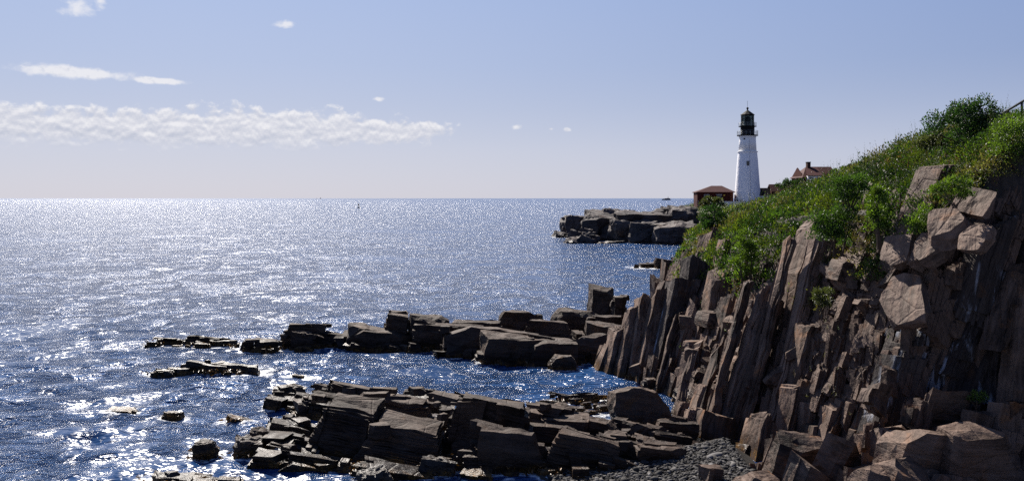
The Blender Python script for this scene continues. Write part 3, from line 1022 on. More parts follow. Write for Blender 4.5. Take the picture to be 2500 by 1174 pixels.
# --- ledges that run out into the sea
def build_ledges():
    near = thing('rock_ledge', 'long dark brown ledge of big bedded blocks nearest the pebble beach', 'rock ledge', (-4, 41, 0))
    near_off = Vector((-4, 41, 0))
    N = [
        # pxl pxr  back top  foot  roll pitch yaw zb slope
        (742, 905, 962, 1035, 1140, 9, 8, -6, 0, 0.45),
        (868, 1078, 1003, 1092, 1155, 8, 10, -4, 0, 0.5),
        (1072, 1312, 952, 990, 1122, 3, 2, -2, 0, 0.12),
        (1082, 1200, 962, 985, 1118, 2, 2, 3, 0, 0.10),
        (1180, 1325, 1040, 1065, 1155, 6, 6, 4, 0, 0.15),
        (1255, 1330, 1078, 1095, 1150, 6, 4, 5, 0, 0.1),
        (1300, 1420, 985, 1022, 1085, 10, 10, -8, 0, 0.3),
        (1335, 1520, 1050, 1085, 1160, 13, 10, -12, 0, 0.35),
        (1440, 1620, 1060, 1095, 1135, 12, 12, -14, 0.3, 0.4),
        (1400, 1540, 1015, 1035, 1075, 10, 8, -10, 0.2, 0.3),
        (1500, 1640, 1030, 1052, 1085, 8, 10, 0, 0.3, 0.3),
        (1560, 1680, 1075, 1100, 1135, 6, 10, 6, 0.3, 0.3),
        (780, 1000, 937, 950, 1003, 5, 2, 2, 0, 0.1),
        (760, 850, 940, 950, 985, 3, 0, 4, 0, 0.1),
        (980, 1095, 950, 958, 985, 4, 2, 0, 0, 0.1),
        (990, 1080, 978, 990, 1030, 6, 6, 5, 0, 0.2),
        (664, 742, 962, 975, 1000, 4, 4, 10, 0, 0.2),
        (696, 738, 940, 947, 972, 2, 0, 0, 0, 0.1),
        (735, 770, 970, 980, 1020, 3, 4, 10, 0, 0.2),
        (655, 742, 1045, 1110, 1132, 5, 16, -12, 0, 0.5),
        (680, 745, 1022, 1040, 1062, 5, 12, -8, 0, 0.3),
        (730, 770, 1085, 1110, 1140, 8, 10, -10, 0, 0.3),
        (1315, 1400, 1030, 1050, 1100, 10, 8, -6, 0, 0.2),
        (1090, 1330, 975, 1000, 1090, 4, 4, 0, 0, 0.15),
        (900, 1060, 965, 985, 1060, 6, 6, 0, 0, 0.2),
        (1480, 1600, 1052, 1072, 1108, 9, 12, -12, 0.2, 0.3),
        (1570, 1700, 1050, 1068, 1098, 6, 10, 4, 0.3, 0.3),
        (1600, 1700, 1020, 1036, 1070, 4, 10, 8, 0.4, 0.3),
        (1420, 1520, 1082, 1104, 1142, 12, 12, -14, 0.1, 0.4),
        (1520, 1600, 1085, 1102, 1130, 6, 12, -6, 0.3, 0.3),
    ]
    for i, (l, r_, b_, t_, f_, ro, pi, ya, zb, sl) in enumerate(N):
        ro, pi, ya = 7.5 + 0.25 * (ro - 6), 7 + 0.3 * (pi - 6), -5 + 0.5 * ya
        m_ = ROCK_WET if i in (19, 20, 21) else ROCK_DARK
        hero = {0: 24, 1: 26, 5: 12, 7: 14, 8: 12}.get(i)
        o = ledge(l, r_, b_, t_, f_, ro, pi, ya, zb, slope=max(sl, 0.5) if hero else sl, mat=m_, parent=None, seed=i + 300, n=hero, notch=0.07 if hero else 0.2, shape='chunk' if i in (4, 6, 9, 11, 14, 16, 17, 20, 22, 27, 29) else 'plates')
        o.parent = near
        o.matrix_basis = Matrix.Translation(-near_off) @ o.matrix_basis
    satellites(near, near_off, BLK[-len(N):], 6, ROCK_DARK, 31)
    mid = thing('rock_ledge', 'long dark ledge across the bay running out from the cliff foot', 'rock ledge', (-3, 72, 0))
    mo = Vector((-3, 72, 0))
    M = [
        (850, 940, 788, 800, 852, 6, 4, 8, 0, 0.25),
        (930, 1002, 757, 772, 850, 3, 2, 0, 0, 0.12),
        (995, 1085, 763, 778, 852, 4, 2, 4, 0, 0.12),
        (1070, 1235, 780, 790, 845, 4, 4, 0, 0, 0.25),
        (1085, 1190, 812, 822, 868, 5, 4, 2, 0, 0.2),
        (1180, 1340, 812, 826, 888, 4, 4, 3, 0, 0.2),
        (1225, 1330, 755, 762, 830, 3, 2, 0, 0, 0.1),
        (1265, 1405, 778, 788, 850, 4, 4, 0, 0, 0.15),
        (1340, 1460, 752, 764, 830, 3, 2, -3, 0, 0.1),
        (1425, 1540, 764, 778, 850, 3, 3, -4, 0, 0.15),
        (1375, 1480, 815, 828, 885, 5, 4, 0, 0, 0.2),
        (1290, 1400, 820, 836, 892, 5, 5, 4, 0, 0.25),
        (1448, 1502, 703, 712, 790, 8, 0, 12, 0.6, 0.05),
        (1488, 1535, 718, 726, 800, 6, 0, 8, 0.6, 0.05),
        (1440, 1545, 790, 805, 870, 4, 3, 0, 0, 0.2),
        (900, 980, 808, 822, 855, 6, 6, 6, 0, 0.3),
        (1010, 1100, 800, 815, 856, 5, 6, 3, 0, 0.3),
        (1250, 1292, 862, 868, 888, 4, 0, 6, 0, 0.1),
        (860, 1010, 798, 812, 854, 5, 4, 4, 0, 0.25),
        (990, 1200, 785, 802, 858, 4, 4, 2, 0, 0.25),
        (1100, 1300, 790, 806, 872, 4, 4, 2, 0, 0.2),
    ]
    for i, (l, r_, b_, t_, f_, ro, pi, ya, zb, sl) in enumerate(M):
        ro, pi, ya = 4.5 + 0.5 * (ro - 4), 4 + 0.4 * (pi - 4), 3 + 0.5 * ya
        o = ledge(l, r_, b_, t_, f_, ro, pi, ya, zb, slope=sl, seed=i + 400, shape='chunk' if i % 2 == 0 or i in (5, 11) else 'plates')
        o.parent = mid
        o.matrix_basis = Matrix.Translation(-mo) @ o.matrix_basis
    satellites(mid, mo, BLK[-len(M):], 6, ROCK_DARK, 32, tops=0.08)
    head = thing('rock_headland', 'broad grey rock headland under the red roofed brick building', 'headland', (20, 245, 0))
    ho = Vector((20, 245, 0))
    Q = [
        (1380, 1445, 524, 532, 578, 4, 2, 6, 0, 0.12),
        (1362, 1394, 566, 570, 580, 14, 0, 10, 0, 0.1),
        (1425, 1480, 530, 540, 582, 6, 4, 8, 0, 0.2),
        (1440, 1530, 524, 540, 586, 8, 8, 4, 0, 0.4),
        (1478, 1560, 508, 518, 580, 5, 4, 6, 0, 0.2),
        (1500, 1580, 528, 545, 591, 6, 6, 2, 0, 0.3),
        (1545, 1640, 522, 545, 594, 3, 4, -4, 0, 0.2),
        (1610, 1720, 530, 550, 597, 3, 4, -6, 0, 0.2),
        (1560, 1690, 503, 515, 575, -4, 6, 0, 0, 0.2),
        (1640, 1720, 503, 520, 590, 2, 6, 0, 0, 0.2),
        (1655, 1690, 503, 508, 540, 10, 0, 10, 4, 0.1),
        (1680, 1720, 498, 504, 540, 4, 0, 0, 4, 0.1),
        (1520, 1600, 520, 532, 585, 6, 8, 4, 0, 0.3),
        (1440, 1600, 512, 536, 584, 6, 6, 2, 0, 0.3),
        (1540, 1740, 505, 528, 590, 2, 5, -4, 0, 0.2),
    ]
    for i, (l, r_, b_, t_, f_, ro, pi, ya, zb, sl) in enumerate(Q):
        o = ledge(l, r_, b_, t_, f_, ro, pi, ya, zb, slope=sl, seed=i + 500, mat=ROCK_FAR, rag=0.12, n=int(rng.integers(5, 9)), deep=10 if i < 9 else None, shape='chunk')
        o.parent = head
        o.matrix_basis = Matrix.Translation(-ho) @ o.matrix_basis

    r = np.random.default_rng(515)
    for k in range(26):
        px = r.uniform(1400, 1720)
        f = (px - 1372) / 350
        py = r.uniform(537 - 26 * min(max(f, 0) * 1.6, 1), 588)
        dd = 236 + (590 - py) * 0.35
        q = r.uniform(1.4, 3.6)
        V, Fs = chunk(q * r.uniform(0.9, 1.6), q, q * r.uniform(0.6, 1.0), r, cuts=12, detail=2, bump=0.12)
        mesh_obj('rock_block', V, Fs, ROCK_FAR, head, P(px, py, dd) - np.array(ho) - np.array([0, 0, q * 0.7]), np.array(Matrix.Rotation(r.normal(0, 0.3), 3, 'Y') @ Matrix.Rotation(r.uniform(0, 6), 3, 'Z')))
    satellites(head, ho, BLK[-len(Q):], 2, ROCK_FAR, 33, 1.8, tops=0.1)


build_ledges()


def rock_group(name, label, cat, items, mat=None, seed=0):
    """one rock built of a few blocks"""
    first = items[0]
    d = H * F / (first[4] - HZ)
    base = Vector((((first[0] + first[1]) / 2 - CX) / F * d, d, 0))
    t = thing(name, label, cat, base)
    for i, it in enumerate(items):
        o = ledge(*it[:5], roll=it[5], pitch=it[6], yaw=it[7], slope=it[8], mat=mat, seed=seed + i)
        o.parent = t
        o.matrix_basis = Matrix.Translation(-base) @ o.matrix_basis
    satellites(t, base, BLK[-len(items):], 3, mat or ROCK_DARK, seed + 50, 0.6)
    return t


def build_sea_rocks():
    rock_group('rock_reef', 'long low dark reef of flat slabs left of the bay ledge', 'reef',
               [(362, 450, 824, 830, 844, 3, 2, 4, 0.2), (440, 570, 820, 828, 845, 4, 4, 2, 0.3), (500, 565, 828, 834, 846, 3, 3, 0, 0.2), (570, 630, 828, 834, 858, 3, 2, 6, 0.15), (605, 680, 826, 834, 860, 2, 2, 2, 0.12)], seed=600)
    rock_group('sea_rock', 'humped dark rock between the low reef and the bay ledge', 'rock',
               [(682, 795, 785, 795, 852, 7, 4, 6, 0.25), (695, 770, 808, 820, 856, 6, 8, 4, 0.4), (740, 850, 808, 818, 852, 8, 6, 2, 0.3), (790, 855, 812, 822, 852, 8, 6, 2, 0.3)], seed=620)
    rock_group('sea_rock', 'tilted flat topped rock with pale top alone in the glittering water', 'rock',
               [(430, 560, 876, 890, 912, 7, 9, -4, 0.15), (490, 640, 884, 893, 912, 6, 3, -2, 0.1), (366, 400, 902, 906, 916, 4, 4, 6, 0.2), (400, 440, 900, 906, 916, 4, 4, 6, 0.2)], mat=ROCK_WET, seed=640)
    rock_group('sea_rock', 'pale cracked slab just showing above the water at the bottom edge', 'rock',
               [(345, 470, 1148, 1172, 1190, 4, 8, -6, 0.1), (450, 545, 1156, 1176, 1192, 4, 8, 4, 0.1)], mat=ROCK_WET, seed=660)
    rock_group('rock_reef', 'dark rock in the water beside the far end of the cliff', 'reef',
               [(1560, 1612, 640, 644, 655, 4, 0, 4, 0.3), (1600, 1662, 628, 633, 656, 5, 2, 2, 0.15), (1640, 1700, 630, 634, 656, 4, 2, 0, 0.15)], seed=670)
    rock_group('rock_reef', 'flat weed covered shelf in the narrow inlet below the cliff', 'reef',
               [(1348, 1470, 963, 967, 984, 2, 0, 0, 0.1), (1440, 1500, 985, 990, 1003, 2, 0, 6, 0.2), (1400, 1470, 1000, 1004, 1013, 2, 0, -6, 0.2)], seed=680)
    # rounded weedy boulders
    B = [
        ((492, 1120), 74, 40, 'shaggy weed covered boulder nearest the bottom left of the near ledge'),
        ((418, 1022), 52, 15, 'small dark boulder awash left of the near ledge'),
        ((284, 1012), 84, 9, 'barely showing strip of rock awash farthest left'),
        ((580, 1034), 80, 8, 'thin strip of rock awash between the boulders and the near ledge'),
        ((726, 922), 30, 6, 'tiny rock awash in the bay between the two long ledges'),
        ((600, 1118), 78, 42, 'low weed covered rock touching the left end of the near ledge'),
        ((640, 1100), 60, 50, 'weedy rock against the pale slabs of the near ledge'),
        ((1374, 905), 76, 36, 'angular boulder at the right end of the bay'),
        ((1565, 1040), 150, 92, 'big dark boulder standing at the cliff foot above the inlet'),
        ((1578, 1052), 36, 18, 'pale loose slab leaning on the big dark boulder'),
        ((1500, 1135), 26, 16, 'small square boulder at the top of the pebble beach'),
        ((1065, 1165), 90, 40, 'wet boulder in the pool at the foot of the near ledge'),
        ((915, 1190), 90, 40, 'wet pale rock at the bottom edge below the near ledge'),
    ]
    for i, ((px, py), w, h, lab) in enumerate(B):
        r = np.random.default_rng(700 + i)
        d = H * F / (py - HZ)
        W, Hh = w / F * d, h / F * d
        big = i in (7, 8, 9, 10)
        V, Fs = chunk(W / 2, max(W * 0.32, 0.25), Hh * 0.75, r, cuts=12 if not big else 18, detail=3, bump=0.16 if not big else 0.08)
        o = mesh_obj('boulder' if big or i in (0, 1, 11) else 'sea_rock', V, Fs, ROCK_WET if i > 10 else ROCK_DARK, None, P(px, py, d) + np.array([0, W * 0.3, Hh * 0.25]), np.array(Matrix.Rotation(-0.22 if i == 8 else 0, 3, 'X') @ Matrix.Rotation(r.normal(0, 0.12), 3, 'Y') @ Matrix.Rotation(r.normal(0, 0.1), 3, 'X')))
        if i == 9:
            o.scale = (1, 1, 0.5)
        tag(o, lab, 'boulder' if big else 'rock')
        FOOT.append((o.location.x, o.location.y, W * 0.6, W * 0.3, W * 0.15))


build_sea_rocks()


# --- the pebble beach
def build_beach():
    xs, ys = np.linspace(-2, 11, 60), np.linspace(33, 44.5, 46)
    X, Y = np.meshgrid(xs, ys, indexing='ij')
    Z = np.clip(-0.25 + 0.10 * (X - 0.5) + 0.045 * (Y - 36), -1.2, 1.3) - 0.5 * np.clip(Y - 39.9 - 0.4 * np.clip(X - 6.5, 0, 3), 0, 3) - 0.8 * np.clip(X - 9.8, 0, 3)
    for i in range(60):
        for j in range(46):
            Z[i, j] += 0.06 * mnoise.noise(Vector((X[i, j], Y[i, j], 0)))
    idx = np.arange(60 * 46).reshape(60, 46)
    Fc = np.stack([idx[:-1, :-1], idx[1:, :-1], idx[1:, 1:], idx[:-1, 1:]], -1).reshape(-1, 4)
    o = tri_mesh('beach', np.stack([X, Y, Z], -1).reshape(-1, 3), Fc, plain('shingle_bed', (0.025, 0.022, 0.020), 0.8, 0, 0.4, 6, 0.05), smooth=True)
    tag(o, kind='structure')
    # shingle: flattened stones
    r = np.random.default_rng(77)
    n = 12000
    px = r.uniform(-1, 9.9, n)
    py = r.uniform(33.5, 39.6, n)
    py = py + 0.4 * np.clip(px - 6.5, 0, 3)
    pz = np.clip(-0.25 + 0.10 * (px - 0.5) + 0.045 * (py - 36), -1.2, 1.3)
    k = pz > -0.08
    px, py, pz = px[k], py[k], pz[k]
    n = len(px)
    ico = bmesh.new()
    bmesh.ops.create_icosphere(ico, subdivisions=1, radius=1)
    bv = np.array([v.co[:] for v in ico.verts])
    bf = np.array([[v.index for v in f.verts] for f in ico.faces])
    ico.free()
    sz = r.lognormal(math.log(0.055), 0.48, n)
    S = np.stack([sz * r.uniform(0.8, 1.5, n), sz * r.uniform(0.6, 1.0, n), sz * r.uniform(0.3, 0.6, n)], -1)
    V = bv[None] * S[:, None] * r.uniform(0.85, 1.12, (n, len(bv), 1))
    a = r.uniform(0, 6.28, n)
    tl = r.normal(0, 0.3, n)
    x, y, z = V[..., 0], V[..., 1], V[..., 2]
    z = z + x * tl[:, None]
    V = np.stack([x * np.cos(a)[:, None] - y * np.sin(a)[:, None] + px[:, None], x * np.sin(a)[:, None] + y * np.cos(a)[:, None] + py[:, None], z + pz[:, None] + 0.04 + r.uniform(0, 0.05, n)[:, None]], -1)
    Fc = (bf[None] + (np.arange(n) * len(bv))[:, None, None]).reshape(-1, 3)
    tint = np.repeat((r.lognormal(math.log(0.055), 0.5, n)[:, None] * np.array([1.0, 0.95, 0.92]))[:, None, :], len(bv), 1).reshape(-1, 3)
    m, t, b = new_mat('shingle')
    at = t.new('ShaderNodeAttribute', attribute_name='tint')
    t.put(b.inputs['Base Color'], at.outputs['Color'])
    b.inputs['Roughness'].default_value = 0.85
    b.inputs['Specular IOR Level'].default_value = 0.12
    o = tri_mesh('pebbles', V.reshape(-1, 3), Fc, m, tint=tint, smooth=True)
    tag(o, 'grey rounded shingle pebbles covering the small beach below the cliff', 'pebbles', kind='stuff')


build_beach()


def build_seaweed():
    """golden rockweed hanging along the tide line of the rocks"""
    r = np.random.default_rng(61)
    B, Dn, L, W, C = [], [], [], [], []
    for (fx, fy, fr, hw, hd) in FOOT:
        if fy > 150:
            continue
        for _ in range(int(26 * (hw + hd))):
            if r.random() < 0.65:
                x, y, n = fx + r.uniform(-1.02, 1.02) * hw, fy - hd - r.uniform(-0.05, 0.25), (0, -1)
            else:
                sx = r.choice([-1, 1])
                x, y, n = fx + sx * (hw + r.uniform(-0.1, 0.2)), fy + r.uniform(-1, 1) * hd, (sx, 0)
            if mnoise.noise(Vector((x * 0.5, y * 0.5, 2.0))) < 0.0:
                continue
            for _k in range(3):
                B.append((x + r.normal(0, 0.12), y + r.normal(0, 0.12), r.uniform(0.0, 0.38)))
                d = np.array([n[0] + r.normal(0, 0.6), n[1] + r.normal(0, 0.6), -0.5 + r.normal(0, 0.4)])
                Dn.append(unit(d))
                L.append(r.uniform(0.15, 0.4))
                C.append(np.array([0.13, 0.062, 0.014]) * r.uniform(0.25, 1.2))
    B, Dn, L, C = np.array(B), np.array(Dn), np.array(L), np.array(C)
    V, Fc = leaves_mesh(B, Dn, rand_dirs(len(B), r, 0.2), L, L * 0.3)
    o = tri_mesh('seaweed', V, Fc, WEED, tint=np.repeat(C, 4, 0))
    tag(o, 'golden brown rockweed hanging along the waterline of the rocks', 'seaweed', kind='stuff')


# ------------------------------------------------------------------ sea
def build_sea():
    ds = [20.0]
    while ds[-1] < 420:
        ds.append(ds[-1] + max(0.12, 1.45 * ds[-1] ** 2 / 10640))
    while ds[-1] < 32000:
        ds.append(ds[-1] * 1.12)
    ds = np.array(ds)
    th = np.radians(np.linspace(-44, 44, 900))
    D, T = np.meshgrid(ds, th, indexing='ij')
    X, Y = D * np.tan(T), D
    Z = np.zeros_like(X)
    sp = np.maximum(0.12, 1.45 * D ** 2 / 10640)
    r = np.random.default_rng(3)
    near = D[:, 0] < 430
    n_near = int(near.sum())
    Xn, Yn, Sn = X[:n_near], Y[:n_near], sp[:n_near]
    Zn = np.zeros_like(Xn)
    wx = Xn + 0.5 * np.sin(Yn * 0.21 + 1.0) + 0.4 * np.sin(Xn * 0.33 + Yn * 0.11)
    for _ in range(46):
        lam = math.exp(r.uniform(math.log(0.7), math.log(4.5)))
        ang = r.normal(math.radians(-105), 0.75)
        k = 2 * math.pi / lam
        amp = 0.0065 * lam ** 0.85
        fade = np.clip((lam / Sn - 2.0) / 2.0, 0, 1)
        ph = k * (math.cos(ang) * wx + math.sin(ang) * Yn) + r.uniform(0, 6.28)
        s = np.sin(ph)
        Zn += fade * amp * (s + 0.25 * np.cos(2 * ph))
    # the bays between the ledges lie calmer
    calm = np.clip((Xn + 14) / 8, 0, 1) * np.clip((78 - Yn) / 8, 0, 1)
    Zn *= 1 - 0.55 * calm
    Z[:n_near] = Zn
    foam = np.zeros_like(X)
    for (fx, fy, fr, hw, hd) in FOOT:
        rows = np.where(np.abs(ds - fy) < hd + 3.5)[0]
        if len(rows) == 0:
            continue
        a, b = rows[0], rows[-1] + 1
        qx = np.maximum(np.abs(X[a:b] - fx) - hw, 0)
        qy = np.maximum(np.abs(Y[a:b] - fy) - hd, 0)
        q = np.sqrt(qx ** 2 + qy ** 2)
        w = 1.7 if fy < 150 else 5.0
        foam[a:b] = np.maximum(foam[a:b], np.clip(1 - q / w, 0, 1))
    n0, n1 = X.shape
    idx = np.arange(n0 * n1).reshape(n0, n1)
    Fc = np.stack([idx[:-1, :-1], idx[:-1, 1:], idx[1:, 1:], idx[1:, :-1]], -1).reshape(-1, 4)
    o = tri_mesh('sea', np.stack([X, Y, Z], -1).reshape(-1, 3), Fc, SEA, smooth=True)
    at = o.data.attributes.new('foam', 'FLOAT', 'POINT')
    at.data.foreach_set('value', foam.astype(np.float32).ravel())
    tag(o, kind='structure')


build_sea()


# ------------------------------------------------------------------ lighthouse and buildings
WHITE = plain('white_painted_rubble', (0.78, 0.78, 0.80), 0.75, 0, 0.05, 1.2, 0.015)
WHITE2 = plain('white_paint', (0.8, 0.8, 0.8), 0.5, 0, 0.03)
BLACK = plain('black_painted_iron', (0.007, 0.007, 0.008), 0.75, 0.0, 0.2)
BLACK.node_tree.nodes['Principled BSDF'].inputs['Specular IOR Level'].default_value = 0.15
ROOF_RED = plain('red_shingle_roof', (0.046, 0.0085, 0.0085), 0.75, 0, 0.2, 5)
ROOF_BLACK = plain('dark_shingle_roof', (0.02, 0.012, 0.013), 0.8, 0, 0.2, 5)
BRICK = plain('red_brick', (0.05, 0.0105, 0.008), 0.8, 0, 0.25, 8)
BRICK_LIT = plain('lit_red_brick', (0.20, 0.055, 0.025), 0.8, 0, 0.2, 8)  # lit copy of the red brick: orange sunlight put into the colour
TRIM = plain('grey_trim', (0.3, 0.3, 0.32), 0.5)
IRON = plain('galvanised_iron', (0.18, 0.2, 0.21), 0.4, 0.3)
WINDOW = plain('dark_window_glass', (0.012, 0.014, 0.018), 0.08)


def glass_mat():
    m, t, b = new_mat('lantern_glass')
    tr = t.new('ShaderNodeBsdfTransparent')
    tr.inputs[0].default_value = (0.5, 0.54, 0.54, 1)
    b.inputs['Base Color'].default_value = (0.02, 0.03, 0.03, 1)
    b.inputs['Roughness'].default_value = 0.05
    ms = t.new('ShaderNodeMixShader')
    ms.inputs[0].default_value = 0.10
    t.l.new(tr.outputs[0], ms.inputs[1])
    t.l.new(b.outputs[0], ms.inputs[2])
    t.l.new(ms.outputs[0], t.n['Material Output'].inputs[0])
    return m


GLASS = glass_mat()
LD = 255.0
MPP = LD / F


def build_lighthouse():
    base = P(1825, 497, LD)
    base[2] = 9.6
    zof = lambda py: H - (py - HZ) * MPP - base[2]
    t = thing('lighthouse', 'tall white round lighthouse with black lantern room and gallery', 'lighthouse', tuple(base))
    q = MPP
    prof = [(33 * q, 0), (32 * q, zof(490)), (29.6 * q, zof(460)), (26.6 * q, zof(420)), (24.4 * q, zof(390)), (22.6 * q, zof(372.5))]
    # rough rubble masonry: many rings
    n = 64
    rr = [p[0] for p in prof]
    zz = [p[1] for p in prof]
    zs = np.linspace(0, zof(372.5), 70)
    V, Fs = [], []
    r = np.random.default_rng(4)
    for zi in zs:
        R0 = np.interp(zi, zz, rr)
        for i in range(n):
            a = 2 * math.pi * i / n
            R_ = R0 + r.normal(0, 0.008)
            V.append((R_ * math.cos(a), R_ * math.sin(a), zi))
    for k in range(len(zs) - 1):
        for i in range(n):
            j = (i + 1) % n
            Fs.append((k * n + i, k * n + j, (k + 1) * n + j, (k + 1) * n + i))
    mesh_obj('tower', V, Fs, WHITE, t)
    MB().lathe([(22.6 * q, zof(372.6)), (24.6 * q, zof(372)), (24.6 * q, zof(370)), (21.4 * q, zof(369.4))], 48).build('cornice_belt', WHITE2, t)
    MB().lathe([(21.4 * q, zof(369.6)), (20.2 * q, zof(345)), (19.8 * q, zof(338)), (20.6 * q, zof(334)), (22.5 * q, zof(332.6))], 48).build('upper_tower', WHITE2, t, smooth=True)
    MB().lathe([(22.5 * q, zof(332.6)), (25.2 * q, zof(332.2)), (25.2 * q, zof(330.4)), (16 * q, zof(330.2))], 40).build('gallery_deck', BLACK, t)
    MB().lathe([(16.6 * q, zof(330.3)), (16.6 * q, zof(311)), (17.5 * q, zof(310.2))], 32).build('watch_room', BLACK, t)
    MB().lathe([(17.5 * q, zof(310.4)), (21.4 * q, zof(310)), (21.4 * q, zof(308.8)), (15.5 * q, zof(308.6))], 32).build('lantern_deck', BLACK, t)
    # lantern: bars, panes, lens
    n = 10
    rl = 15.2 * q
    fr = MB()
    for i in range(n):
        a = 2 * math.pi * (i + 0.5) / n
        fr.tube((rl * math.cos(a), rl * math.sin(a), zof(308.7)), (rl * math.cos(a), rl * math.sin(a), zof(281)), 0.06, 5)
    for py in (308, 299.5, 290.5, 281.6):
        for i in range(n):
            a, b = 2 * math.pi * (i + 0.5) / n, 2 * math.pi * (i + 1.5) / n
            fr.tube((rl * math.cos(a), rl * math.sin(a), zof(py)), (rl * math.cos(b), rl * math.sin(b), zof(py)), 0.05, 5)
    fr.build('lantern_frame', BLACK, t)
    for i in range(n):
        a, b = 2 * math.pi * (i + 0.5) / n, 2 * math.pi * (i + 1.5) / n
        r2 = rl - 0.04
        A_, B_ = (r2 * math.cos(a), r2 * math.sin(a)), (r2 * math.cos(b), r2 * math.sin(b))
        r3 = rl - 0.07
        A2, B2 = (r3 * math.cos(a), r3 * math.sin(a)), (r3 * math.cos(b), r3 * math.sin(b))
        z0, z1 = zof(307.5), zof(282)
        mesh_obj('lantern_pane', [(*A_, z0), (*B_, z0), (*B_, z1), (*A_, z1), (*A2, z0), (*B2, z0), (*B2, z1), (*A2, z1)],
                 [(0, 1, 2, 3), (5, 4, 7, 6), (0, 4, 5, 1), (3, 2, 6, 7), (0, 3, 7, 4), (1, 5, 6, 2)], GLASS, t)
    MB().lathe([(0.35, zof(308.4)), (0.35, zof(303)), (0.6, zof(302)), (0.85, zof(297)), (0.85, zof(291)), (0.5, zof(286)), (0.2, zof(284))], 16).build('lens', TRIM, t, smooth=True)
    MB().lathe([(17 * q, zof(281.6)), (17 * q, zof(280.6)), (4 * q, zof(271)), (2.4 * q, zof(270)), (1.6 * q, zof(269)), (1.6 * q, zof(267.4))], 10).build('roof', BLACK, t)
    MB().lathe([(0.1, zof(267.8)), (2.2 * q, zof(266.9)), (3.0 * q, zof(265)), (2.2 * q, zof(263)), (0.1, zof(262.2))], 12).build('vent_ball', BLACK, t, smooth=True)
    MB().tube((0, 0, zof(262.6)), (0, 0, zof(247)), 0.045, 5).build('lightning_rod', IRON, t)
    for nm, R_, zb, zt, k in (('gallery_railing', 24.6 * q, 330.6, 320, 16), ('lantern_railing', 20.8 * q, 308.9, 300, 14)):
        g = MB()
        for i in range(k):
            a = 2 * math.pi * i / k
            g.tube((R_ * math.cos(a), R_ * math.sin(a), zof(zb)), (R_ * math.cos(a), R_ * math.sin(a), zof(zt)), 0.045, 5)
        for h_ in (0, 0.34, 0.67):
            zz_ = zof(zt + (zb - zt) * h_)
            for i in range(k):
                a, b = 2 * math.pi * i / k, 2 * math.pi * (i + 1) / k
                g.tube((R_ * math.cos(a), R_ * math.sin(a), zz_), (R_ * math.cos(b), R_ * math.sin(b), zz_), 0.03, 5)
        g.build(nm, IRON, t)
    # the window that looks this way, with its frame, and a round port above
    vdir = unit(-base[:2])

    def on_wall(px, py, w, h, name, mat, rad, proud):
        ang = math.atan2(vdir[1], vdir[0]) + math.asin((px - 1825) * q / rad)
        ex, ey = math.cos(ang), math.sin(ang)
        tx, ty = -ey, ex
        z = zof(py)
        vs = []
        for rr_ in (rad - 0.5, rad + proud):
            for sx, sz in ((-1, -1), (1, -1), (1, 1), (-1, 1)):
                vs.append((ex * rr_ + tx * sx * w / 2, ey * rr_ + ty * sx * w / 2, z + sz * h / 2))
        fs = [(3, 2, 1, 0), (4, 5, 6, 7), (0, 1, 5, 4), (1, 2, 6, 5), (2, 3, 7, 6), (3, 0, 4, 7)]
        return mesh_obj(name, vs, fs, mat, t)
    fr = on_wall(1826, 400.5, 0.86, 1.55, 'window_frame', TRIM, 25.0 * q, 0.03)
    w = on_wall(1826, 400.5, 0.6, 1.3, 'window', WINDOW, 25.0 * q, 0.06)
    on_wall(1817.5, 340, 0.42, 0.42, 'port', BLACK, 20.2 * q, 0.03)
    # thin cable down the wall
    ang = math.atan2(vdir[1], vdir[0]) + 0.22
    g = MB()
    pr = [(33 * q, 0), (29.6 * q, zof(460)), (24.4 * q, zof(390)), (22.6 * q, zof(372.5)), (24.7 * q, zof(371)), (21.5 * q, zof(369)), (20 * q, zof(340))]
    for (r0, z0), (r1, z1) in zip(pr, pr[1:]):
        g.tube(((r0 + 0.05) * math.cos(ang), (r0 + 0.05) * math.sin(ang), z0), ((r1 + 0.05) * math.cos(ang), (r1 + 0.05) * math.sin(ang), z1), 0.03, 4)
    g.build('conductor_cable', TRIM, t)


build_lighthouse()


def hip_roof(x0, x1, y0, y1, z0, z1, rx0, rx1, th=0.18):
    ym = (y0 + y1) / 2
    vs = [(x0, y0, z0), (x1, y0, z0), (x1, y1, z0), (x0, y1, z0), (rx0, ym, z1), (rx1, ym, z1)]
    vs += [(x0, y0, z0 - th), (x1, y0, z0 - th), (x1, y1, z0 - th), (x0, y1, z0 - th)]
    fs = [(0, 1, 5, 4), (1, 2, 5), (2, 3, 4, 5), (3, 0, 4), (0, 6, 7, 1), (1, 7, 8, 2), (2, 8, 9, 3), (3, 9, 6, 0), (9, 8, 7, 6)]
    return vs, fs


def gable_roof(x0, x1, y0, y1, z0, z1, th=0.15):
    """ridge along x"""
    ym = (y0 + y1) / 2
    vs = [(x0, y0, z0), (x1, y0, z0), (x1, ym, z1), (x0, ym, z1), (x1, y1, z0), (x0, y1, z0),
          (x0, y0, z0 - th), (x1, y0, z0 - th), (x1, ym, z1 - th), (x0, ym, z1 - th), (x1, y1, z0 - th), (x0, y1, z0 - th)]
    fs = [(0, 1, 2, 3), (3, 2, 4, 5), (7, 6, 9, 8), (8, 9, 11, 10), (0, 6, 7, 1), (4, 10, 11, 5), (1, 7, 8, 2), (2, 8, 10, 4), (3, 9, 6, 0), (5, 11, 9, 3)]
    return vs, fs


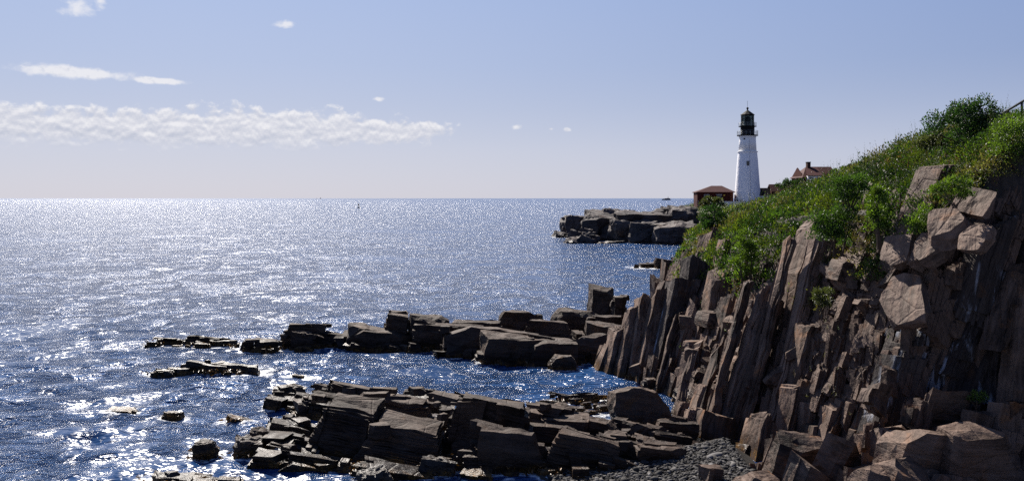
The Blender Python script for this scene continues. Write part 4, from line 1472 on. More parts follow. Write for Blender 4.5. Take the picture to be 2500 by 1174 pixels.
def window_at(parent, x, y, z, w, h, frame_mat=TRIM):
    """a window in a wall that faces -y: frame, pane and glazing bars"""
    g = MB()
    g.box(x - w / 2 - 0.1, x + w / 2 + 0.1, y - 0.07, y + 0.1, z + h / 2, z + h / 2 + 0.12)
    g.box(x - w / 2 - 0.14, x + w / 2 + 0.14, y - 0.12, y + 0.1, z - h / 2 - 0.12, z - h / 2)
    g.box(x - w / 2 - 0.1, x - w / 2, y - 0.07, y + 0.1, z - h / 2, z + h / 2)
    g.box(x + w / 2, x + w / 2 + 0.1, y - 0.07, y + 0.1, z - h / 2, z + h / 2)
    g.box(x - w / 2, x + w / 2, y - 0.05, y + 0.05, z - 0.04, z + 0.04)
    g.box(x - 0.025, x + 0.025, y - 0.045, y + 0.05, z - h / 2, z - 0.04)
    g.box(x - 0.025, x + 0.025, y - 0.045, y + 0.05, z + 0.04, z + h / 2)
    f = g.build('window', frame_mat, parent)
    MB().box(x - w / 2, x + w / 2, y - 0.03, y + 0.02, z - h / 2, z + h / 2).build('pane', WINDOW, f)
    return f


def build_buildings():
    q = MPP
    # brick building left of the tower
    b = P(1747, 500, LD - 2)
    b[2] = 9.6
    t = thing('signal_house', 'small red brick building with dark red hipped roof left of the lighthouse', 'building', tuple(b), rz=math.radians(-4))
    Z = lambda py: H - (py - HZ) * q - b[2]
    wx0, wx1 = -5.15, 4.1
    g = MB()
    g.box(wx0, wx1, 0, 8, -1.2, Z(469.4))
    g.build('wall', BRICK, t)
    MB().box(wx1 + 0.003, wx1 + 1.0, 0.6, 7.4, -1.2, Z(469.6)).build('lit_end_wall', BRICK_LIT, t)  # right end wall, its sunlit look painted in by the brighter brick
    vs, fs = hip_roof(wx0 - 0.35, wx1 + 1.4, -0.35, 8.35, Z(469), Z(453.5), -0.6, 2.4)
    mesh_obj('roof', vs, fs, ROOF_RED, t)
    window_at(t, -2.55, -0.02, Z(482), 1.25, 1.5)
    MB().box(0.35, 1.75, -0.06, 0.1, -0.3, Z(476)).build('door', plain('dark_door', (0.05, 0.05, 0.055), 0.5), t)
    MB().box(0.15, 1.95, -0.09, 0.1, Z(475.9), Z(474.6)).build('door_lintel', TRIM, t)
    MB().lathe([(0.02, -0.2), (0.2, -0.12), (0.24, 0.05), (0.1, 0.2)], 10, 2.35, -0.35, Z(477)).build('yellow_lamp', plain('yellow_lamp_shade', (0.75, 0.5, 0.06), 0.4), t)
    # fence panel at its seaward corner
    fo = thing('safety_fence', 'thin grey wire fence panel at the seaward corner of the brick building', 'fence', tuple(P(1697, 499, LD - 3)))
    for dx in (-1.2, -0.4, 0.4, 1.0):
        MB().tube((dx, 0, -1.2), (dx, 0, 1.15), 0.04, 5).build('fence_post', IRON, fo)
    for hz_ in (0.25, 0.7, 1.12):
        MB().tube((-1.2, 0, hz_), (1.0, 0, hz_), 0.028, 5).build('rail', IRON, fo)
    # low white wall in front
    w = thing('garden_wall', 'low white wall in front of the lighthouse and brick building', 'wall', tuple(P(1775, 496, 244)))
    MB().box(-4.6, 5.2, 0, 0.4, -2.0, 0.35).build('wall_body', WHITE2, w)
    MB().box(-4.7, 5.3, -0.08, 0.48, 0.352, 0.47).build('coping', WHITE2, w)
    # covered way to the right of the tower
    c = P(1862, 490, LD)
    c[2] = 9.6
    t = thing('covered_passage', 'low white passage with black pitched roof joining the lighthouse on its right', 'building', tuple(c))
    Z = lambda py: H - (py - HZ) * q - c[2]
    MB().box(-3.0, 3.0, -1.9, 1.9, -1, Z(476.5)).build('wall', WHITE2, t)
    vs, fs = gable_roof(-2.9, 3.0, -2.4, 2.4, Z(476), Z(459))
    mesh_obj('roof', vs, fs, ROOF_BLACK, t)
    # low house
    c = P(1902, 490, LD)
    c[2] = 9.6
    t = thing('low_house', 'low house with dark red gabled roof between the lighthouse passage and the dormered house', 'house', tuple(c))
    MB().box(-2.9, 4.5, -2.4, 2.4, -1, Z(466)).build('wall', BRICK, t)
    vs, fs = gable_roof(-2.95, 4.7, -3.0, 3.0, Z(468), Z(450))
    mesh_obj('roof', vs, fs, ROOF_RED, t)
    # the keepers' house: half hidden by the hill
    c = P(1998, 470, LD - 8)
    c[2] = 10.0
    q2 = (LD - 8) / F
    Z2 = lambda py: H - (py - HZ) * q2 - c[2]
    X2 = lambda px: (px - 1998) * q2
    t = thing('keepers_house', 'large house with dark red roof, chimney and white two window dormer behind the hill', 'house', tuple(c))
    x0, x1 = X2(1960), X2(2048)
    ym = 6.0
    MB().box(x0 + 0.3, x1, 1.0, 11.0, -1, Z2(432)).build('wall', BRICK, t)
    # gable end
    mesh_obj('gable_wall', [(x0 + 0.3, 1, Z2(432)), (x0 + 0.3, 11, Z2(432)), (x0 + 0.3, 6, Z2(408)), (x0 + 0.6, 1, Z2(432)), (x0 + 0.6, 11, Z2(432)), (x0 + 0.6, 6, Z2(408))],
             [(0, 2, 1), (3, 4, 5), (0, 3, 5, 2), (2, 5, 4, 1), (1, 4, 3, 0)], BRICK, t)
    rz0, rz1 = Z2(433), Z2(405.5)
    ridge0 = X2(1985)
    vs = [(x0, 0.4, rz0), (x1, 0.4, rz0), (x1, 6, rz1), (ridge0, 6, rz1), (x1, 11.6, rz0), (x0, 11.6, rz0),
          (x0, 0.4, rz0 - .15), (x1, 0.4, rz0 - .15), (x1, 6, rz1 - .15), (ridge0, 6, rz1 - .15), (x1, 11.6, rz0 - .15), (x0, 11.6, rz0 - .15)]
    fs = [(0, 1, 2, 3), (3, 2, 4, 5), (0, 3, 5), (0, 6, 7, 1), (4, 10, 11, 5), (5, 11, 6, 0), (7, 6, 9, 8), (8, 9, 11, 10), (6, 11, 9), (1, 7, 8, 2), (2, 8, 10, 4)]
    mesh_obj('roof', vs, fs, ROOF_RED, t)
    # dormer
    dx0, dx1 = X2(1972), X2(2005)
    MB().box(dx0, dx1, -0.2, 5, Z2(446), Z2(429)).build('dormer_wall', WHITE2, t)
    a0, a1 = X2(1968.5), X2(2008.5)
    vs = [(a0, -0.6, Z2(428.5)), (a1, -0.6, Z2(428.5)), (X2(2013), 5.8, Z2(406.5)), (X2(1984), 5.8, Z2(406.5)),
          (a0, -0.6, Z2(430)), (a1, -0.6, Z2(430)), (X2(2013), 5.8, Z2(409)), (X2(1984), 5.8, Z2(409))]
    mesh_obj('dormer_roof', vs, [(0, 1, 2, 3), (4, 7, 6, 5), (0, 4, 5, 1), (1, 5, 6, 2), (2, 6, 7, 3), (3, 7, 4, 0)], ROOF_RED, t)
    for px in (1979.5, 1997.5):
        window_at(t, X2(px), -0.22, Z2(438), 1.0, 1.15, WHITE2)
    ch = MB().box(X2(1986.5), X2(1994.5), 5.2, 6.6, Z2(412), Z2(395.5)).build('chimney', plain('dark_brick', (0.05, 0.022, 0.018), 0.8), t)
    MB().box(X2(1985.9), X2(1995.1), 5.1, 6.7, Z2(395.6), Z2(393.5)).build('chimney_cap', BLACK, ch)


build_buildings()


# ------------------------------------------------------------------ people by the tower
def build_person(px, py_head, d, shirt, trousers, skin, label, lean=0.0):
    p = P(px, py_head, d)
    ht = 1.72
    foot = p[2] - ht
    t = thing('person', label, 'person', (p[0], p[1], foot), 'visitors at the foot of the lighthouse')
    me = bpy.data.meshes.new('body')
    v = [(0, 0, 0.95), (0, 0, 1.2), (0, 0, 1.42), (0, 0, 1.52), (0, -0.01, 1.63), (0.1, 0, 0.9), (0.11, 0.02, 0.5), (0.12, 0, 0.06), (0.12, -0.16, 0.03), (-0.1, 0, 0.9), (-0.11, -0.04, 0.5), (-0.12, 0.02, 0.06), (-0.12, -0.14, 0.03),
         (0.19, 0, 1.4), (0.25, 0.02, 1.12), (0.24, -0.1, 0.88), (-0.19, 0, 1.4), (-0.26, 0.02, 1.12), (-0.22, -0.12, 0.9)]
    e = [(0, 1), (1, 2), (2, 3), (3, 4), (0, 5), (5, 6), (6, 7), (7, 8), (0, 9), (9, 10), (10, 11), (11, 12), (2, 13), (13, 14), (14, 15), (2, 16), (16, 17), (17, 18)]
    me.from_pydata(v, e, [])
    o = bpy.data.objects.new('body', me)
    COL.objects.link(o)
    o.parent = t
    md = o.modifiers.new('skin', 'SKIN')
    rad = [.16, .15, .15, .06, .1, .11, .08, .05, .04, .11, .08, .05, .04, .07, .05, .04, .07, .05, .04]
    for i, sv in enumerate(me.skin_vertices[0].data):
        sv.radius = (rad[i], rad[i] * 0.8)
        sv.use_root = i == 0
    sb = o.modifiers.new('sub', 'SUBSURF')
    sb.levels = sb.render_levels = 1
    me.materials.append(shirt)
    MB().lathe([(0.02, 1.72), (0.09, 1.7), (0.115, 1.62), (0.11, 1.55)], 10, 0, 0.02).build('hair', trousers, t, smooth=True)
    t.rotation_euler[2] = lean
    return t


CLOTH = [plain('navy_cloth', (0.02, 0.025, 0.05), 0.8), plain('black_cloth', (0.012, 0.012, 0.013), 0.8), plain('grey_cloth', (0.12, 0.12, 0.13), 0.8), plain('white_cloth', (0.6, 0.6, 0.6), 0.8)]
HAIR = plain('dark_hair', (0.015, 0.011, 0.009), 0.6)
for i, (px, py, c, lab) in enumerate([
    (1800.5, 486.5, 1, 'visitor in dark clothes standing alone at the left foot of the white tower'),
    (1807.5, 487.0, 0, 'visitor in navy at the tower foot, left one of the close pair'),
    (1811.5, 486.6, 1, 'visitor in black at the tower foot, right one of the close pair'),
    (1752.0, 486.0, 1, 'visitor in black left of the brick building door'),
    (1757.5, 484.5, 3, 'visitor in a white top in front of the brick building door'),
    (1762.5, 486.2, 0, 'visitor in navy just right of the brick building door'),
    (1767.5, 486.8, 1, 'visitor in black under the yellow lamp of the brick building'),
    (1727.0, 485.5, 2, 'visitor in grey below the brick building window'),
]):
    build_person(px, py, 248.5 + 0.35 * (i % 3), CLOTH[c], HAIR, None, lab, lean=i * 0.9)


# ------------------------------------------------------------------ boats and buoys
def build_sea_marks():
    def bell(px, py, hpx, label):
        d = H * F / (py - HZ)
        s = hpx / F * d / 5.0
        p = P(px, py, d)
        t = thing('buoy', label, 'buoy', tuple(p))
        t.scale = (s, s, s)
        MB().lathe([(1.2, -0.6), (1.5, -0.3), (1.5, 0.5), (1.2, 0.75)], 16).build('float', BLACK, t)
        g = MB()
        for i in range(4):
            a = i * math.pi / 2 + 0.4
            g.tube((0.85 * math.cos(a), 0.85 * math.sin(a), 0.7), (0.5 * math.cos(a), 0.5 * math.sin(a), 3.2), 0.1, 5)
        for z, rr in ((1.6, 0.72), (2.5, 0.6)):
            for i in range(4):
                a, b = i * math.pi / 2 + 0.4, (i + 1) * math.pi / 2 + 0.4
                g.tube((rr * math.cos(a), rr * math.sin(a), z), (rr * math.cos(b), rr * math.sin(b), z), 0.07, 5)
        g.build('cage', BLACK, t)
        MB().lathe([(0.72, 3.1), (0.72, 4.6), (0.3, 4.75)], 8).build('daymark', BLACK, t)
        MB().lathe([(0.16, 4.7), (0.2, 5.0), (0.1, 5.25)], 8).build('light', BLACK, t)
    bell(875.5, 508, 11, 'large dark bell buoy in the bright glitter near the horizon')
    bell(763.4, 494, 3, 'small dark buoy far off left of the large bell buoy')
    bell(1136, 490.5, 4, 'small dark buoy far off between the bell buoy and the ship')
    # the ship
    d = 5000
    p = P(1626.5, 488.2, d)
    p[2] = 0
    t = thing('ship', 'grey patrol ship on the horizon left of the brick building', 'ship', tuple(p), rz=math.radians(8))
    GREY = plain('ship_grey', (0.10, 0.11, 0.14), 0.6)
    DARK = plain('ship_dark', (0.04, 0.045, 0.07), 0.6)
    # hull, bow to the left
    xs = [-26, -20, -8, 10, 24, 26]
    wid = [0.3, 3.0, 4.4, 4.5, 4.0, 3.6]
    dk = [6.2, 5.4, 4.2, 3.4, 3.2, 3.2]
    V = []
    for x, w, k in zip(xs, wid, dk):
        V += [(x, -w, k), (x + (1.2 if x < 0 else 0), -w * 0.7, -1), (x + (1.2 if x < 0 else 0), w * 0.7, -1), (x, w, k)]
    Fs = []
    for i in range(len(xs) - 1):
        a = i * 4
        for j in range(4):
            Fs.append((a + j, a + (j + 1) % 4, a + 4 + (j + 1) % 4, a + 4 + j))
    Fs += [(3, 2, 1, 0), (20, 21, 22, 23)]
    mesh_obj('hull', V, Fs, DARK, t)
    MB().box(-19, -15.5, -1.2, 1.2, 5, 8.4).build('gun_mount', DARK, t)
    MB().box(-11, 20, -3.4, 3.4, 3.4, 8.6).build('deckhouse', GREY, t)
    MB().box(3, 18, -3, 3, 8.6, 11).build('upper_deckhouse', GREY, t)
    MB().box(-8, 3, -3.2, 3.2, 8.6, 10.4).build('bridge', DARK, t)
    g = MB()
    g.tube((11, 0, 11), (11, 0, 22), 0.7, 6, 0.3)
    g.tube((11, -3, 15), (11, 3, 15), 0.5, 5)
    g.tube((7.5, 0, 15), (14.5, 0, 15), 0.6, 5)
    g.build('mast', DARK, t)
    MB().lathe([(0.2, 13), (2.6, 15), (0.2, 17.5)], 10, 11, 0).build('radar', DARK, t)
    MB().box(20.5, 22.5, -2.4, 2.4, 3.3, 10.5).build('stern_frame', GREY, t)
    # sailing boats on the skyline
    for px, dd, s, lab in ((782.5, 12000, 1.0, 'tiny sailing boat on the horizon, right one of two'), (773.6, 11000, 0.62, 'tiny sailing boat on the horizon, left one of two')):
        p = P(px, 484, dd)
        p[2] = 0
        t = thing('sailing_boat', lab, 'sailing boat', tuple(p), 'sailing boats on the horizon')
        t.scale = (1.5 * s, 1.5 * s, 1.5 * s)
        V = [(-6, 0, 1.6), (-2, -1.6, 1.3), (5, -1.5, 1.2), (5, 1.5, 1.2), (-2, 1.6, 1.3), (-5, 0, -0.5), (4.5, 0, -0.5)]
        mesh_obj('hull', V, [(0, 1, 2, 3, 4), (0, 5, 1), (1, 5, 6, 2), (2, 6, 3), (3, 6, 5, 4), (4, 5, 0)], DARK, t)
        MB().tube((0, 0, 1), (0, 0, 15), 0.14, 5).build('mast', DARK, t)
        mesh_obj('mainsail', [(0.2, 0.05, 2.5), (5, 0.3, 2.4), (0.2, 0.05, 14.5), (0.2, -0.05, 2.5), (5, 0.2, 2.4), (0.2, -0.05, 14.5)], [(0, 1, 2), (5, 4, 3), (0, 3, 4, 1), (1, 4, 5, 2), (2, 5, 3, 0)], GREY, t)
        mesh_obj('jib', [(-0.3, 0.05, 2.2), (-5.6, 0, 2.0), (-0.2, 0.05, 12.5), (-0.3, -0.05, 2.2), (-5.6, -0.06, 2.0), (-0.2, -0.05, 12.5)], [(0, 2, 1), (3, 4, 5), (0, 1, 4, 3), (1, 2, 5, 4), (2, 0, 3, 5)], GREY, t)


build_sea_marks()


# ------------------------------------------------------------------ vegetation
def leaves_mesh(base, dirs, ups, length, width):
    """leaf blades as bent diamonds; arrays (n,3),(n,3),(n,3),(n,),(n,) -> V (4n,3), F (2n,3)"""
    n = len(base)
    side = np.cross(dirs, ups)
    side /= np.linalg.norm(side, axis=1, keepdims=True) + 1e-9
    nrm = np.cross(side, dirs)
    mid = base + dirs * (length * 0.45)[:, None] + nrm * (length * 0.06)[:, None]
    tip = base + dirs * length[:, None] - nrm * (length * 0.05)[:, None]
    V = np.stack([base, mid - side * (width / 2)[:, None], tip, mid + side * (width / 2)[:, None]], 1).reshape(-1, 3)
    k = np.arange(n)[:, None] * 4
    Fc = np.concatenate([k + np.array([[0, 1, 2]]), k + np.array([[0, 2, 3]])], 1).reshape(-1, 3)
    return V, Fc


def rand_dirs(n, r, zmin=-0.2):
    z = r.uniform(zmin, 1, n)
    a = r.uniform(0, 2 * math.pi, n)
    q = np.sqrt(np.maximum(1 - z * z, 0))
    return np.stack([q * np.cos(a), q * np.sin(a), z], -1)


def weeds(pos, height, nleaf, llen, col, r, spread=0.5, lean=0.15):
    """upright leafy stems; returns V, F, tint"""
    n = len(pos)
    ax = np.stack([r.normal(0, lean, n), r.normal(0, lean, n), np.ones(n)], -1)
    ax /= np.linalg.norm(ax, axis=1, keepdims=True)
    t = np.tile(np.linspace(0.12, 1.0, nleaf), (n, 1)) + r.uniform(-0.03, 0.03, (n, nleaf))
    a = np.tile(np.arange(nleaf) * 2.4, (n, 1)) + r.uniform(0, 6.28, (n, 1))
    up = 0.35 + 0.6 * t + r.normal(0, 0.2, (n, nleaf))
    out = np.stack([np.cos(a), np.sin(a), up], -1)
    out /= np.linalg.norm(out, axis=-1, keepdims=True)
    base = pos[:, None] + ax[:, None] * (t * height[:, None])[..., None]
    L = llen[:, None] * (1.15 - 0.6 * t) * r.uniform(0.7, 1.3, (n, nleaf))
    base = base.reshape(-1, 3)
    out = out.reshape(-1, 3)
    ups = np.tile(np.array([0, 0, 1.0]), (len(base), 1)) + r.normal(0, 0.35, (len(base), 3))
    V, Fc = leaves_mesh(base, out, ups, L.ravel(), (L * 0.36).ravel())
    tint = np.repeat(np.repeat(col, nleaf, 0), 4, 0)
    # stems
    sb = pos
    sd = ax * height[:, None]
    w = 0.007 + 0.004 * height
    sx = np.stack([w, 0 * w, 0 * w], -1)
    sy = np.stack([0 * w, w, 0 * w], -1)
    SV = np.stack([sb - sx - sy * .6, sb + sx - sy * .6, sb + sy, sb + sd], 1).reshape(-1, 3)
    k = np.arange(n)[:, None] * 4
    SF = np.concatenate([k + np.array([[0, 1, 3]]), k + np.array([[1, 2, 3]]), k + np.array([[2, 0, 3]])], 1).reshape(-1, 3)
    ST_ = np.repeat(np.tile(np.array([[0.06, 0.055, 0.025]]), (n, 1)), 4, 0)
    return np.concatenate([V, SV]), np.concatenate([Fc, SF + len(V)]), np.concatenate([tint, ST_])


def blades(pos, height, nb, col, r, spread=0.25):
    """tufts of dry grass"""
    n = len(pos)
    d = np.stack([r.normal(0, spread, (n, nb)), r.normal(0, spread, (n, nb)), np.ones((n, nb))], -1)
    d /= np.linalg.norm(d, axis=-1, keepdims=True)
    base = (pos[:, None] + np.stack([r.normal(0, 0.09, (n, nb)), r.normal(0, 0.09, (n, nb)), np.zeros((n, nb))], -1)).reshape(-1, 3)
    L = (height[:, None] * r.uniform(0.5, 1.1, (n, nb))).ravel()
    ups = np.stack([r.normal(0, 1, n * nb), r.normal(0, 1, n * nb), 0.1 * np.ones(n * nb)], -1)
    V, Fc = leaves_mesh(base, d.reshape(-1, 3), ups, L, np.full(n * nb, 0.03) * (0.6 + L))
    return V, Fc, np.repeat(np.repeat(col, nb, 0), 4, 0)


def cat(parts):
    Vs, Fs, Ts, b = [], [], [], 0
    for V, Fc, T in parts:
        Vs.append(V)
        Fs.append(Fc + b)
        Ts.append(T)
        b += len(V)
    return np.concatenate(Vs), np.concatenate(Fs), np.concatenate(Ts)


GREENS = np.array([(0.034, 0.068, 0.010), (0.052, 0.094, 0.012), (0.022, 0.049, 0.010), (0.078, 0.108, 0.014), (0.017, 0.036, 0.009)])


DRY = np.array([(0.062, 0.064, 0.020), (0.075, 0.062, 0.026), (0.048, 0.058, 0.016), (0.09, 0.085, 0.03)])


def greens(n, r, p=None):
    c = GREENS[r.choice(len(GREENS), n)]
    if p is not None:       # species grow in patches: drier, olive growth here and there
        q = np.array([mnoise.noise(Vector((v[0] * 0.22 + 30, v[1] * 0.13, 1.0))) for v in p])
        k = q + r.normal(0, 0.12, n) > 0.16
        c[k] = DRY[r.choice(len(DRY), k.sum())]
        dk = q + r.normal(0, 0.1, n) < -0.2
        c[dk] *= 0.6
    return c * r.uniform(0.75, 1.25, (n, 1))


def build_hillside():
    r = np.random.default_rng(21)
    parts = []

    def spots(n, d0, d1, s0, s1):
        d = np.exp(r.uniform(math.log(d0), math.log(d1), n))
        s = r.uniform(s0, s1, n)
        p = surf(d, s)
        return p, d, s
    def patchy(p, k1=0.3, o=3.0):
        return np.array([mnoise.noise(Vector((q[0] * k1 * 1.4, q[1] * k1, o))) for q in p])
    # low leafy clumps that cover the slope and spill over the cliff edge
    p, d, s = spots(4300, 37.9, 128, 1.62, 4.35)
    pt = patchy(p)
    k = (s > 1.97) | ((pt > -0.05) & (d > 46)) | ((pt > 0.12) & (s > 1.85))
    p, d, s, pt = p[k], d[k], s[k], pt[k]
    # growth that spills down the cliff face, under the brow and in its gullies
    spill = []
    for (x0, x1, y0, y1, k) in ((1715, 1960, 500, 640, 150), (1720, 1900, 600, 690, 60), (1985, 2110, 470, 660, 90), (2110, 2185, 460, 690, 70), (2190, 2330, 470, 600, 60), (2330, 2400, 430, 510, 40), (2400, 2500, 300, 440, 90), (1800, 1870, 640, 740, 16), (1960, 2040, 690, 770, 14)):
        for _ in range(k):
            spill.append(hit(r.uniform(x0, x1), r.uniform(y0, y1), 36.2))
    spill = np.array(spill) + np.array([-0.45, -0.35, 0.1])
    p = np.concatenate([p, spill])
    d = p[:, 1]
    pt = np.concatenate([pt, r.uniform(-0.1, 0.4, len(spill))])
    m_ = 52
    R0 = r.uniform(0.25, 0.62, len(p)) * np.clip(d / 50, 0.85, 1.25)
    dirs = rand_dirs(len(p) * m_, r, -0.1)
    pos = np.repeat(p, m_, 0) + dirs * (np.repeat(R0, m_) * r.uniform(0.55, 1.05, len(dirs)))[:, None] * np.array([1, 1, 1.05])
    ld = dirs * 0.7 + rand_dirs(len(dirs), r, -0.3) * 0.8 + np.array([0, 0, 0.3])
    ld /= np.linalg.norm(ld, axis=1, keepdims=True)
    L = np.repeat(0.11 * np.clip(d / 42, 0.9, 2.3), m_) * r.uniform(0.7, 1.3, len(dirs))
    V, Fc = leaves_mesh(pos, ld, rand_dirs(len(dirs), r, 0.0), L, L * 0.5)
    col = greens(len(p), r, p) * (0.95 + 0.5 * np.clip(pt, -0.6, 0.8))[:, None]
    brown = (pt < -0.28) & (r.random(len(p)) < 0.5)
    col[brown] = np.array([0.085, 0.06, 0.028]) * r.uniform(0.7, 1.3, (brown.sum(), 1))
    parts.append((V, Fc, np.repeat(np.repeat(col, m_, 0), 4, 0)))
    # bigger shrubby masses with shade between them
    p, d, s = spots(190, 38, 64, 2.0, 4.15)
    m_ = 260
    R0 = r.uniform(0.55, 1.05, len(p)) * np.clip(d / 55, 0.85, 1.5)
    dirs = rand_dirs(len(p) * m_, r, -0.1)
    lump = 1 + 0.35 * np.sin(dirs[:, 0] * 7 + np.repeat(d, m_)) * np.sin(dirs[:, 1] * 6 + dirs[:, 2] * 5)
    pos = np.repeat(p, m_, 0) + dirs * (np.repeat(R0, m_) * lump * r.uniform(0.55, 1.05, len(dirs)))[:, None]
    ld = dirs * 0.8 + rand_dirs(len(dirs), r, -0.3) * 0.7 + np.array([0, 0, 0.3])
    ld /= np.linalg.norm(ld, axis=1, keepdims=True)
    L = np.repeat(0.125 * np.clip(d / 42, 0.9, 2.2), m_) * r.uniform(0.7, 1.3, len(dirs))
    V, Fc = leaves_mesh(pos, ld, rand_dirs(len(dirs), r, 0.0), L, L * 0.5)
    parts.append((V, Fc, np.repeat(np.repeat(greens(len(p), r, p) * 0.8, m_, 0), 4, 0)))
    # upright leafy weeds
    p, d, s = spots(4200, 38, 125, 2.3, 4.25)
    pt = patchy(p, 0.45, 8.0)
    k = pt > -0.2
    p, d, pt = p[k], d[k], pt[k]
    big = np.clip(d / 52, 0.8, 2.0)
    col = greens(len(p), r, p) * (1 + 0.45 * np.clip(pt, -0.6, 0.8))[:, None]
    h = r.uniform(0.5, 1.05, len(p)) * (1 + 0.5 * pt) * np.where(d > 68, 0.7, 1.0)
    parts.append(weeds(p, h, 18, 0.12 * big, col, r))
    # tall thin stalks that stand out on the skyline
    p, d, s = spots(260, 38, 90, 2.6, 4.1)
    parts.append(weeds(p, r.uniform(1.2, 1.9, len(p)), 14, 0.09 * np.clip(d / 45, 0.9, 2), greens(len(p), r, p) * 0.7, r, lean=0.22))
    # dry grass and reddish stalks, mostly near the cliff edge
    p, d, s = spots(800, 38, 90, 1.8, 3.4)
    k = patchy(p, 0.35, 5.0) < 0.05
    p = p[k]
    parts.append(blades(p, r.uniform(0.3, 0.85, len(p)), 10, np.array([0.07, 0.052, 0.026]) * r.uniform(0.5, 1.3, (len(p), 1)), r))
    # tufts in the joints of the cliff
    p, d, s = spots(130, 30, 72, 1.15, 1.95)
    parts.append(weeds(p + np.array([-0.5, -0.2, 0.1]), r.uniform(0.15, 0.4, len(p)), 10, 0.09 * np.ones(len(p)), greens(len(p), r, p), r, lean=0.4))
    # far slope near the tower
    p, d, s = spots(7500, 112, 300, 1.75, 4.7)
    parts.append(weeds(p, r.uniform(0.6, 1.4, len(p)), 12, 0.34 * np.ones(len(p)), greens(len(p), r, p), r))
    V, Fc, T = cat(parts)
    o = tri_mesh('undergrowth', V, Fc, LEAF, tint=T)
    tag(o, 'green weeds, ferns and dry grass covering the slope above the cliff', 'undergrowth', kind='stuff')


build_hillside()


def shrub(name, label, px, py, d, w, h, nleaf, llen, col, seed, group=None, lumps=14, z_from=None, cat_='shrub'):
    """crown of leaf clumps round a few stems; (px, py) is the foot"""
    r = np.random.default_rng(seed)
    p = P(px, py, d) if d else hit(px, py)
    t = thing(name, label, cat_, tuple(p), group)
    # clumps in an ellipsoid
    u = rand_dirs(lumps, r, -0.95)
    cen = u * np.array([w / 2, w / 2 * 0.8, h / 2]) * r.uniform(0.35, 0.85, (lumps, 1)) + np.array([0, 0, h * 0.42])
    rad = r.uniform(0.22, 0.42, lumps) * min(w, h) * 0.62
    k = r.choice(lumps, nleaf, p=rad ** 2 / (rad ** 2).sum())
    dirs = rand_dirs(nleaf, r, -0.35)
    pos = cen[k] + dirs * (rad[k] * r.uniform(0.35, 1.05, nleaf))[:, None]
    ld = dirs * 0.8 + rand_dirs(nleaf, r, -0.4) * 0.8 + np.array([0, 0, 0.35])
    ld /= np.linalg.norm(ld, axis=1, keepdims=True)
    L = r.uniform(0.7, 1.3, nleaf) * llen
    V, Fc = leaves_mesh(pos, ld, rand_dirs(nleaf, r, 0.0), L, L * 0.45)
    tint = np.asarray(col)[None] * r.uniform(0.75, 1.3, (lumps, 1))[k] * r.uniform(0.85, 1.15, (nleaf, 1))
    tri_mesh('crown', V, Fc, LEAF, parent=t, tint=np.repeat(tint, 4, 0))
    g = MB()
    for i in range(7):
        c = cen[i % lumps]
        g.tube((r.normal(0, 0.08) * w, r.normal(0, 0.06) * w, -0.3), (c[0], c[1], c[2]), 0.028 * max(h, 0.6), 5, 0.008)
    g.build('stems', STEM, t)
    return t


DKG, MDG, LTG, OLV = (0.018, 0.042, 0.011), (0.032, 0.066, 0.012), (0.062, 0.105, 0.014), (0.045, 0.055, 0.022)
B_ = dict(cat_='bush')
shrub('bush', 'dense dark green bush on the skyline near the top right', 2362, 356, None, 4.3, 2.5, 8200, 0.13, DKG, 1, lumps=34, **B_)
shrub('shrub', 'mid green shrub low on the crest just left of the big skyline bush', 2288, 372, None, 2.6, 1.3, 2800, 0.13, OLV, 17, lumps=20)
shrub('bush', 'rounded bright green bush hanging on the cliff face between two lit slabs', 2040, 610, 43.0, 2.4, 2.6, 5200, 0.12, MDG, 2, lumps=26, **B_)
shrub('bush', 'upper lobe of green bush above the rounded cliff bush', 2075, 500, 43.0, 2.2, 1.8, 3600, 0.12, MDG, 3, lumps=18, **B_)
shrub('shrub', 'tall narrow leafy shrub climbing the rock right of the rounded bush', 2150, 600, 39.5, 1.3, 3.0, 3800, 0.11, LTG, 4, lumps=24)
shrub('shrub', 'small green shrub on the ledge above the tilted brown slab', 2250, 580, 37.6, 1.4, 1.4, 2000, 0.10, LTG, 5)
shrub('shrub', 'leafy shrub hanging down the cliff left of the long lit slab', 1820, 690, 52.0, 1.7, 3.6, 2800, 0.15, LTG, 6, lumps=22)
shrub('bush', 'grey green bush in front of the brick building corner', 1738, 520, 76, 2.4, 1.6, 1800, 0.18, OLV, 7, **B_)
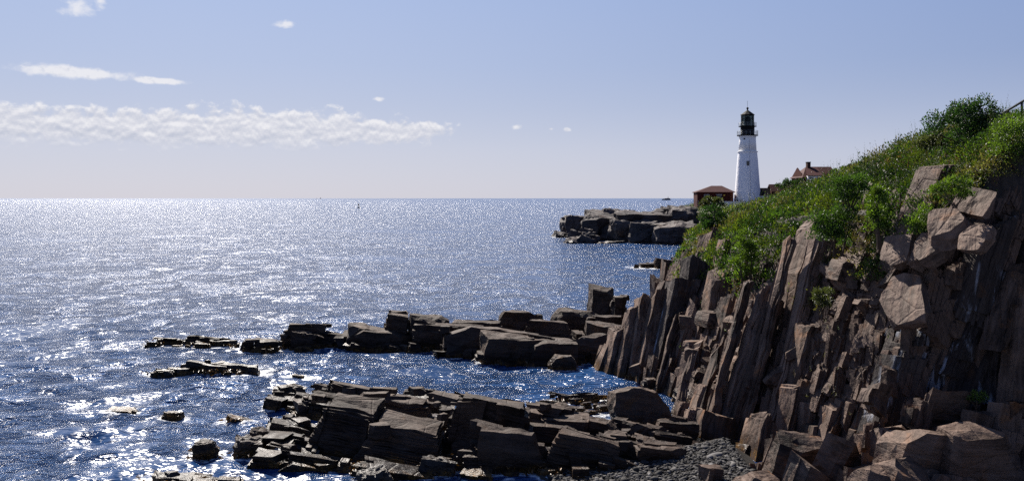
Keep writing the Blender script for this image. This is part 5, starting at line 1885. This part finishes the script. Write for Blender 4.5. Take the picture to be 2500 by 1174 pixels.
shrub('bush', 'shadowed dark bush at the seaward tip of the green slope', 1750, 575, 66, 3.0, 2.4, 3000, 0.18, DKG, 8, lumps=18, **B_)
shrub('bush', 'dark twiggy bush in front of the keepers house', 1932, 472, 98, 3.6, 1.7, 2600, 0.2, DKG, 9, lumps=22, **B_)
shrub('bush', 'bright leafy bush at the right edge below the railing', 2470, 410, None, 2.4, 2.4, 4200, 0.11, LTG, 10, lumps=22, **B_)
shrub('shrub', 'leafy shrub on the crest beside the pipe railing', 2425, 300, None, 1.6, 1.3, 1800, 0.12, MDG, 11)
shrub('plant', 'small plant growing on the shaded ledge low on the cliff', 2385, 985, 34.6, 0.8, 0.6, 420, 0.09, LTG, 12, cat_='plant')
shrub('bush', 'brown and green bush on the rubble below the rounded cliff bush', 2005, 755, 42, 1.4, 1.1, 1600, 0.1, OLV, 13, **B_)
shrub('bush', 'spreading green bush along the slope crest above the shaded overhang', 2080, 425, None, 3.8, 1.2, 3400, 0.15, DKG, 14, lumps=24, **B_)
shrub('bush', 'low green bush over the cliff edge above the tilted slabs', 2330, 490, 35.5, 2.6, 1.0, 3000, 0.10, LTG, 15, lumps=18, **B_)
shrub('bush', 'dark green bush under the crest where the keepers house roof meets the hill', 2062, 432, None, 3.0, 1.1, 2600, 0.17, MDG, 16, lumps=24, **B_)


WEED = leaf_material('rockweed', 0.15, 0.35)
build_seaweed()


RAIL = plain('dark_rail_paint', (0.03, 0.033, 0.038), 0.7)


def build_railing():
    a, b = P(2440, 282, 42), P(2530, 228, 40)
    t = thing('railing', 'grey metal pipe railing on the hilltop at the top right corner', 'railing', tuple(a))
    v = b - a
    MB().tube((0, 0, 0), v, 0.055, 8).build('top_rail', RAIL, t)
    MB().tube((0, 0, -0.5), v + np.array([0, 0, -0.5]), 0.04, 8).build('lower_rail', RAIL, t)
    for f in (0.02, 0.24, 0.62, 0.98):
        q = v * f
        MB().tube(q + np.array([0, 0, -1.6]), q, 0.05, 8).build('post', RAIL, t)


build_railing()
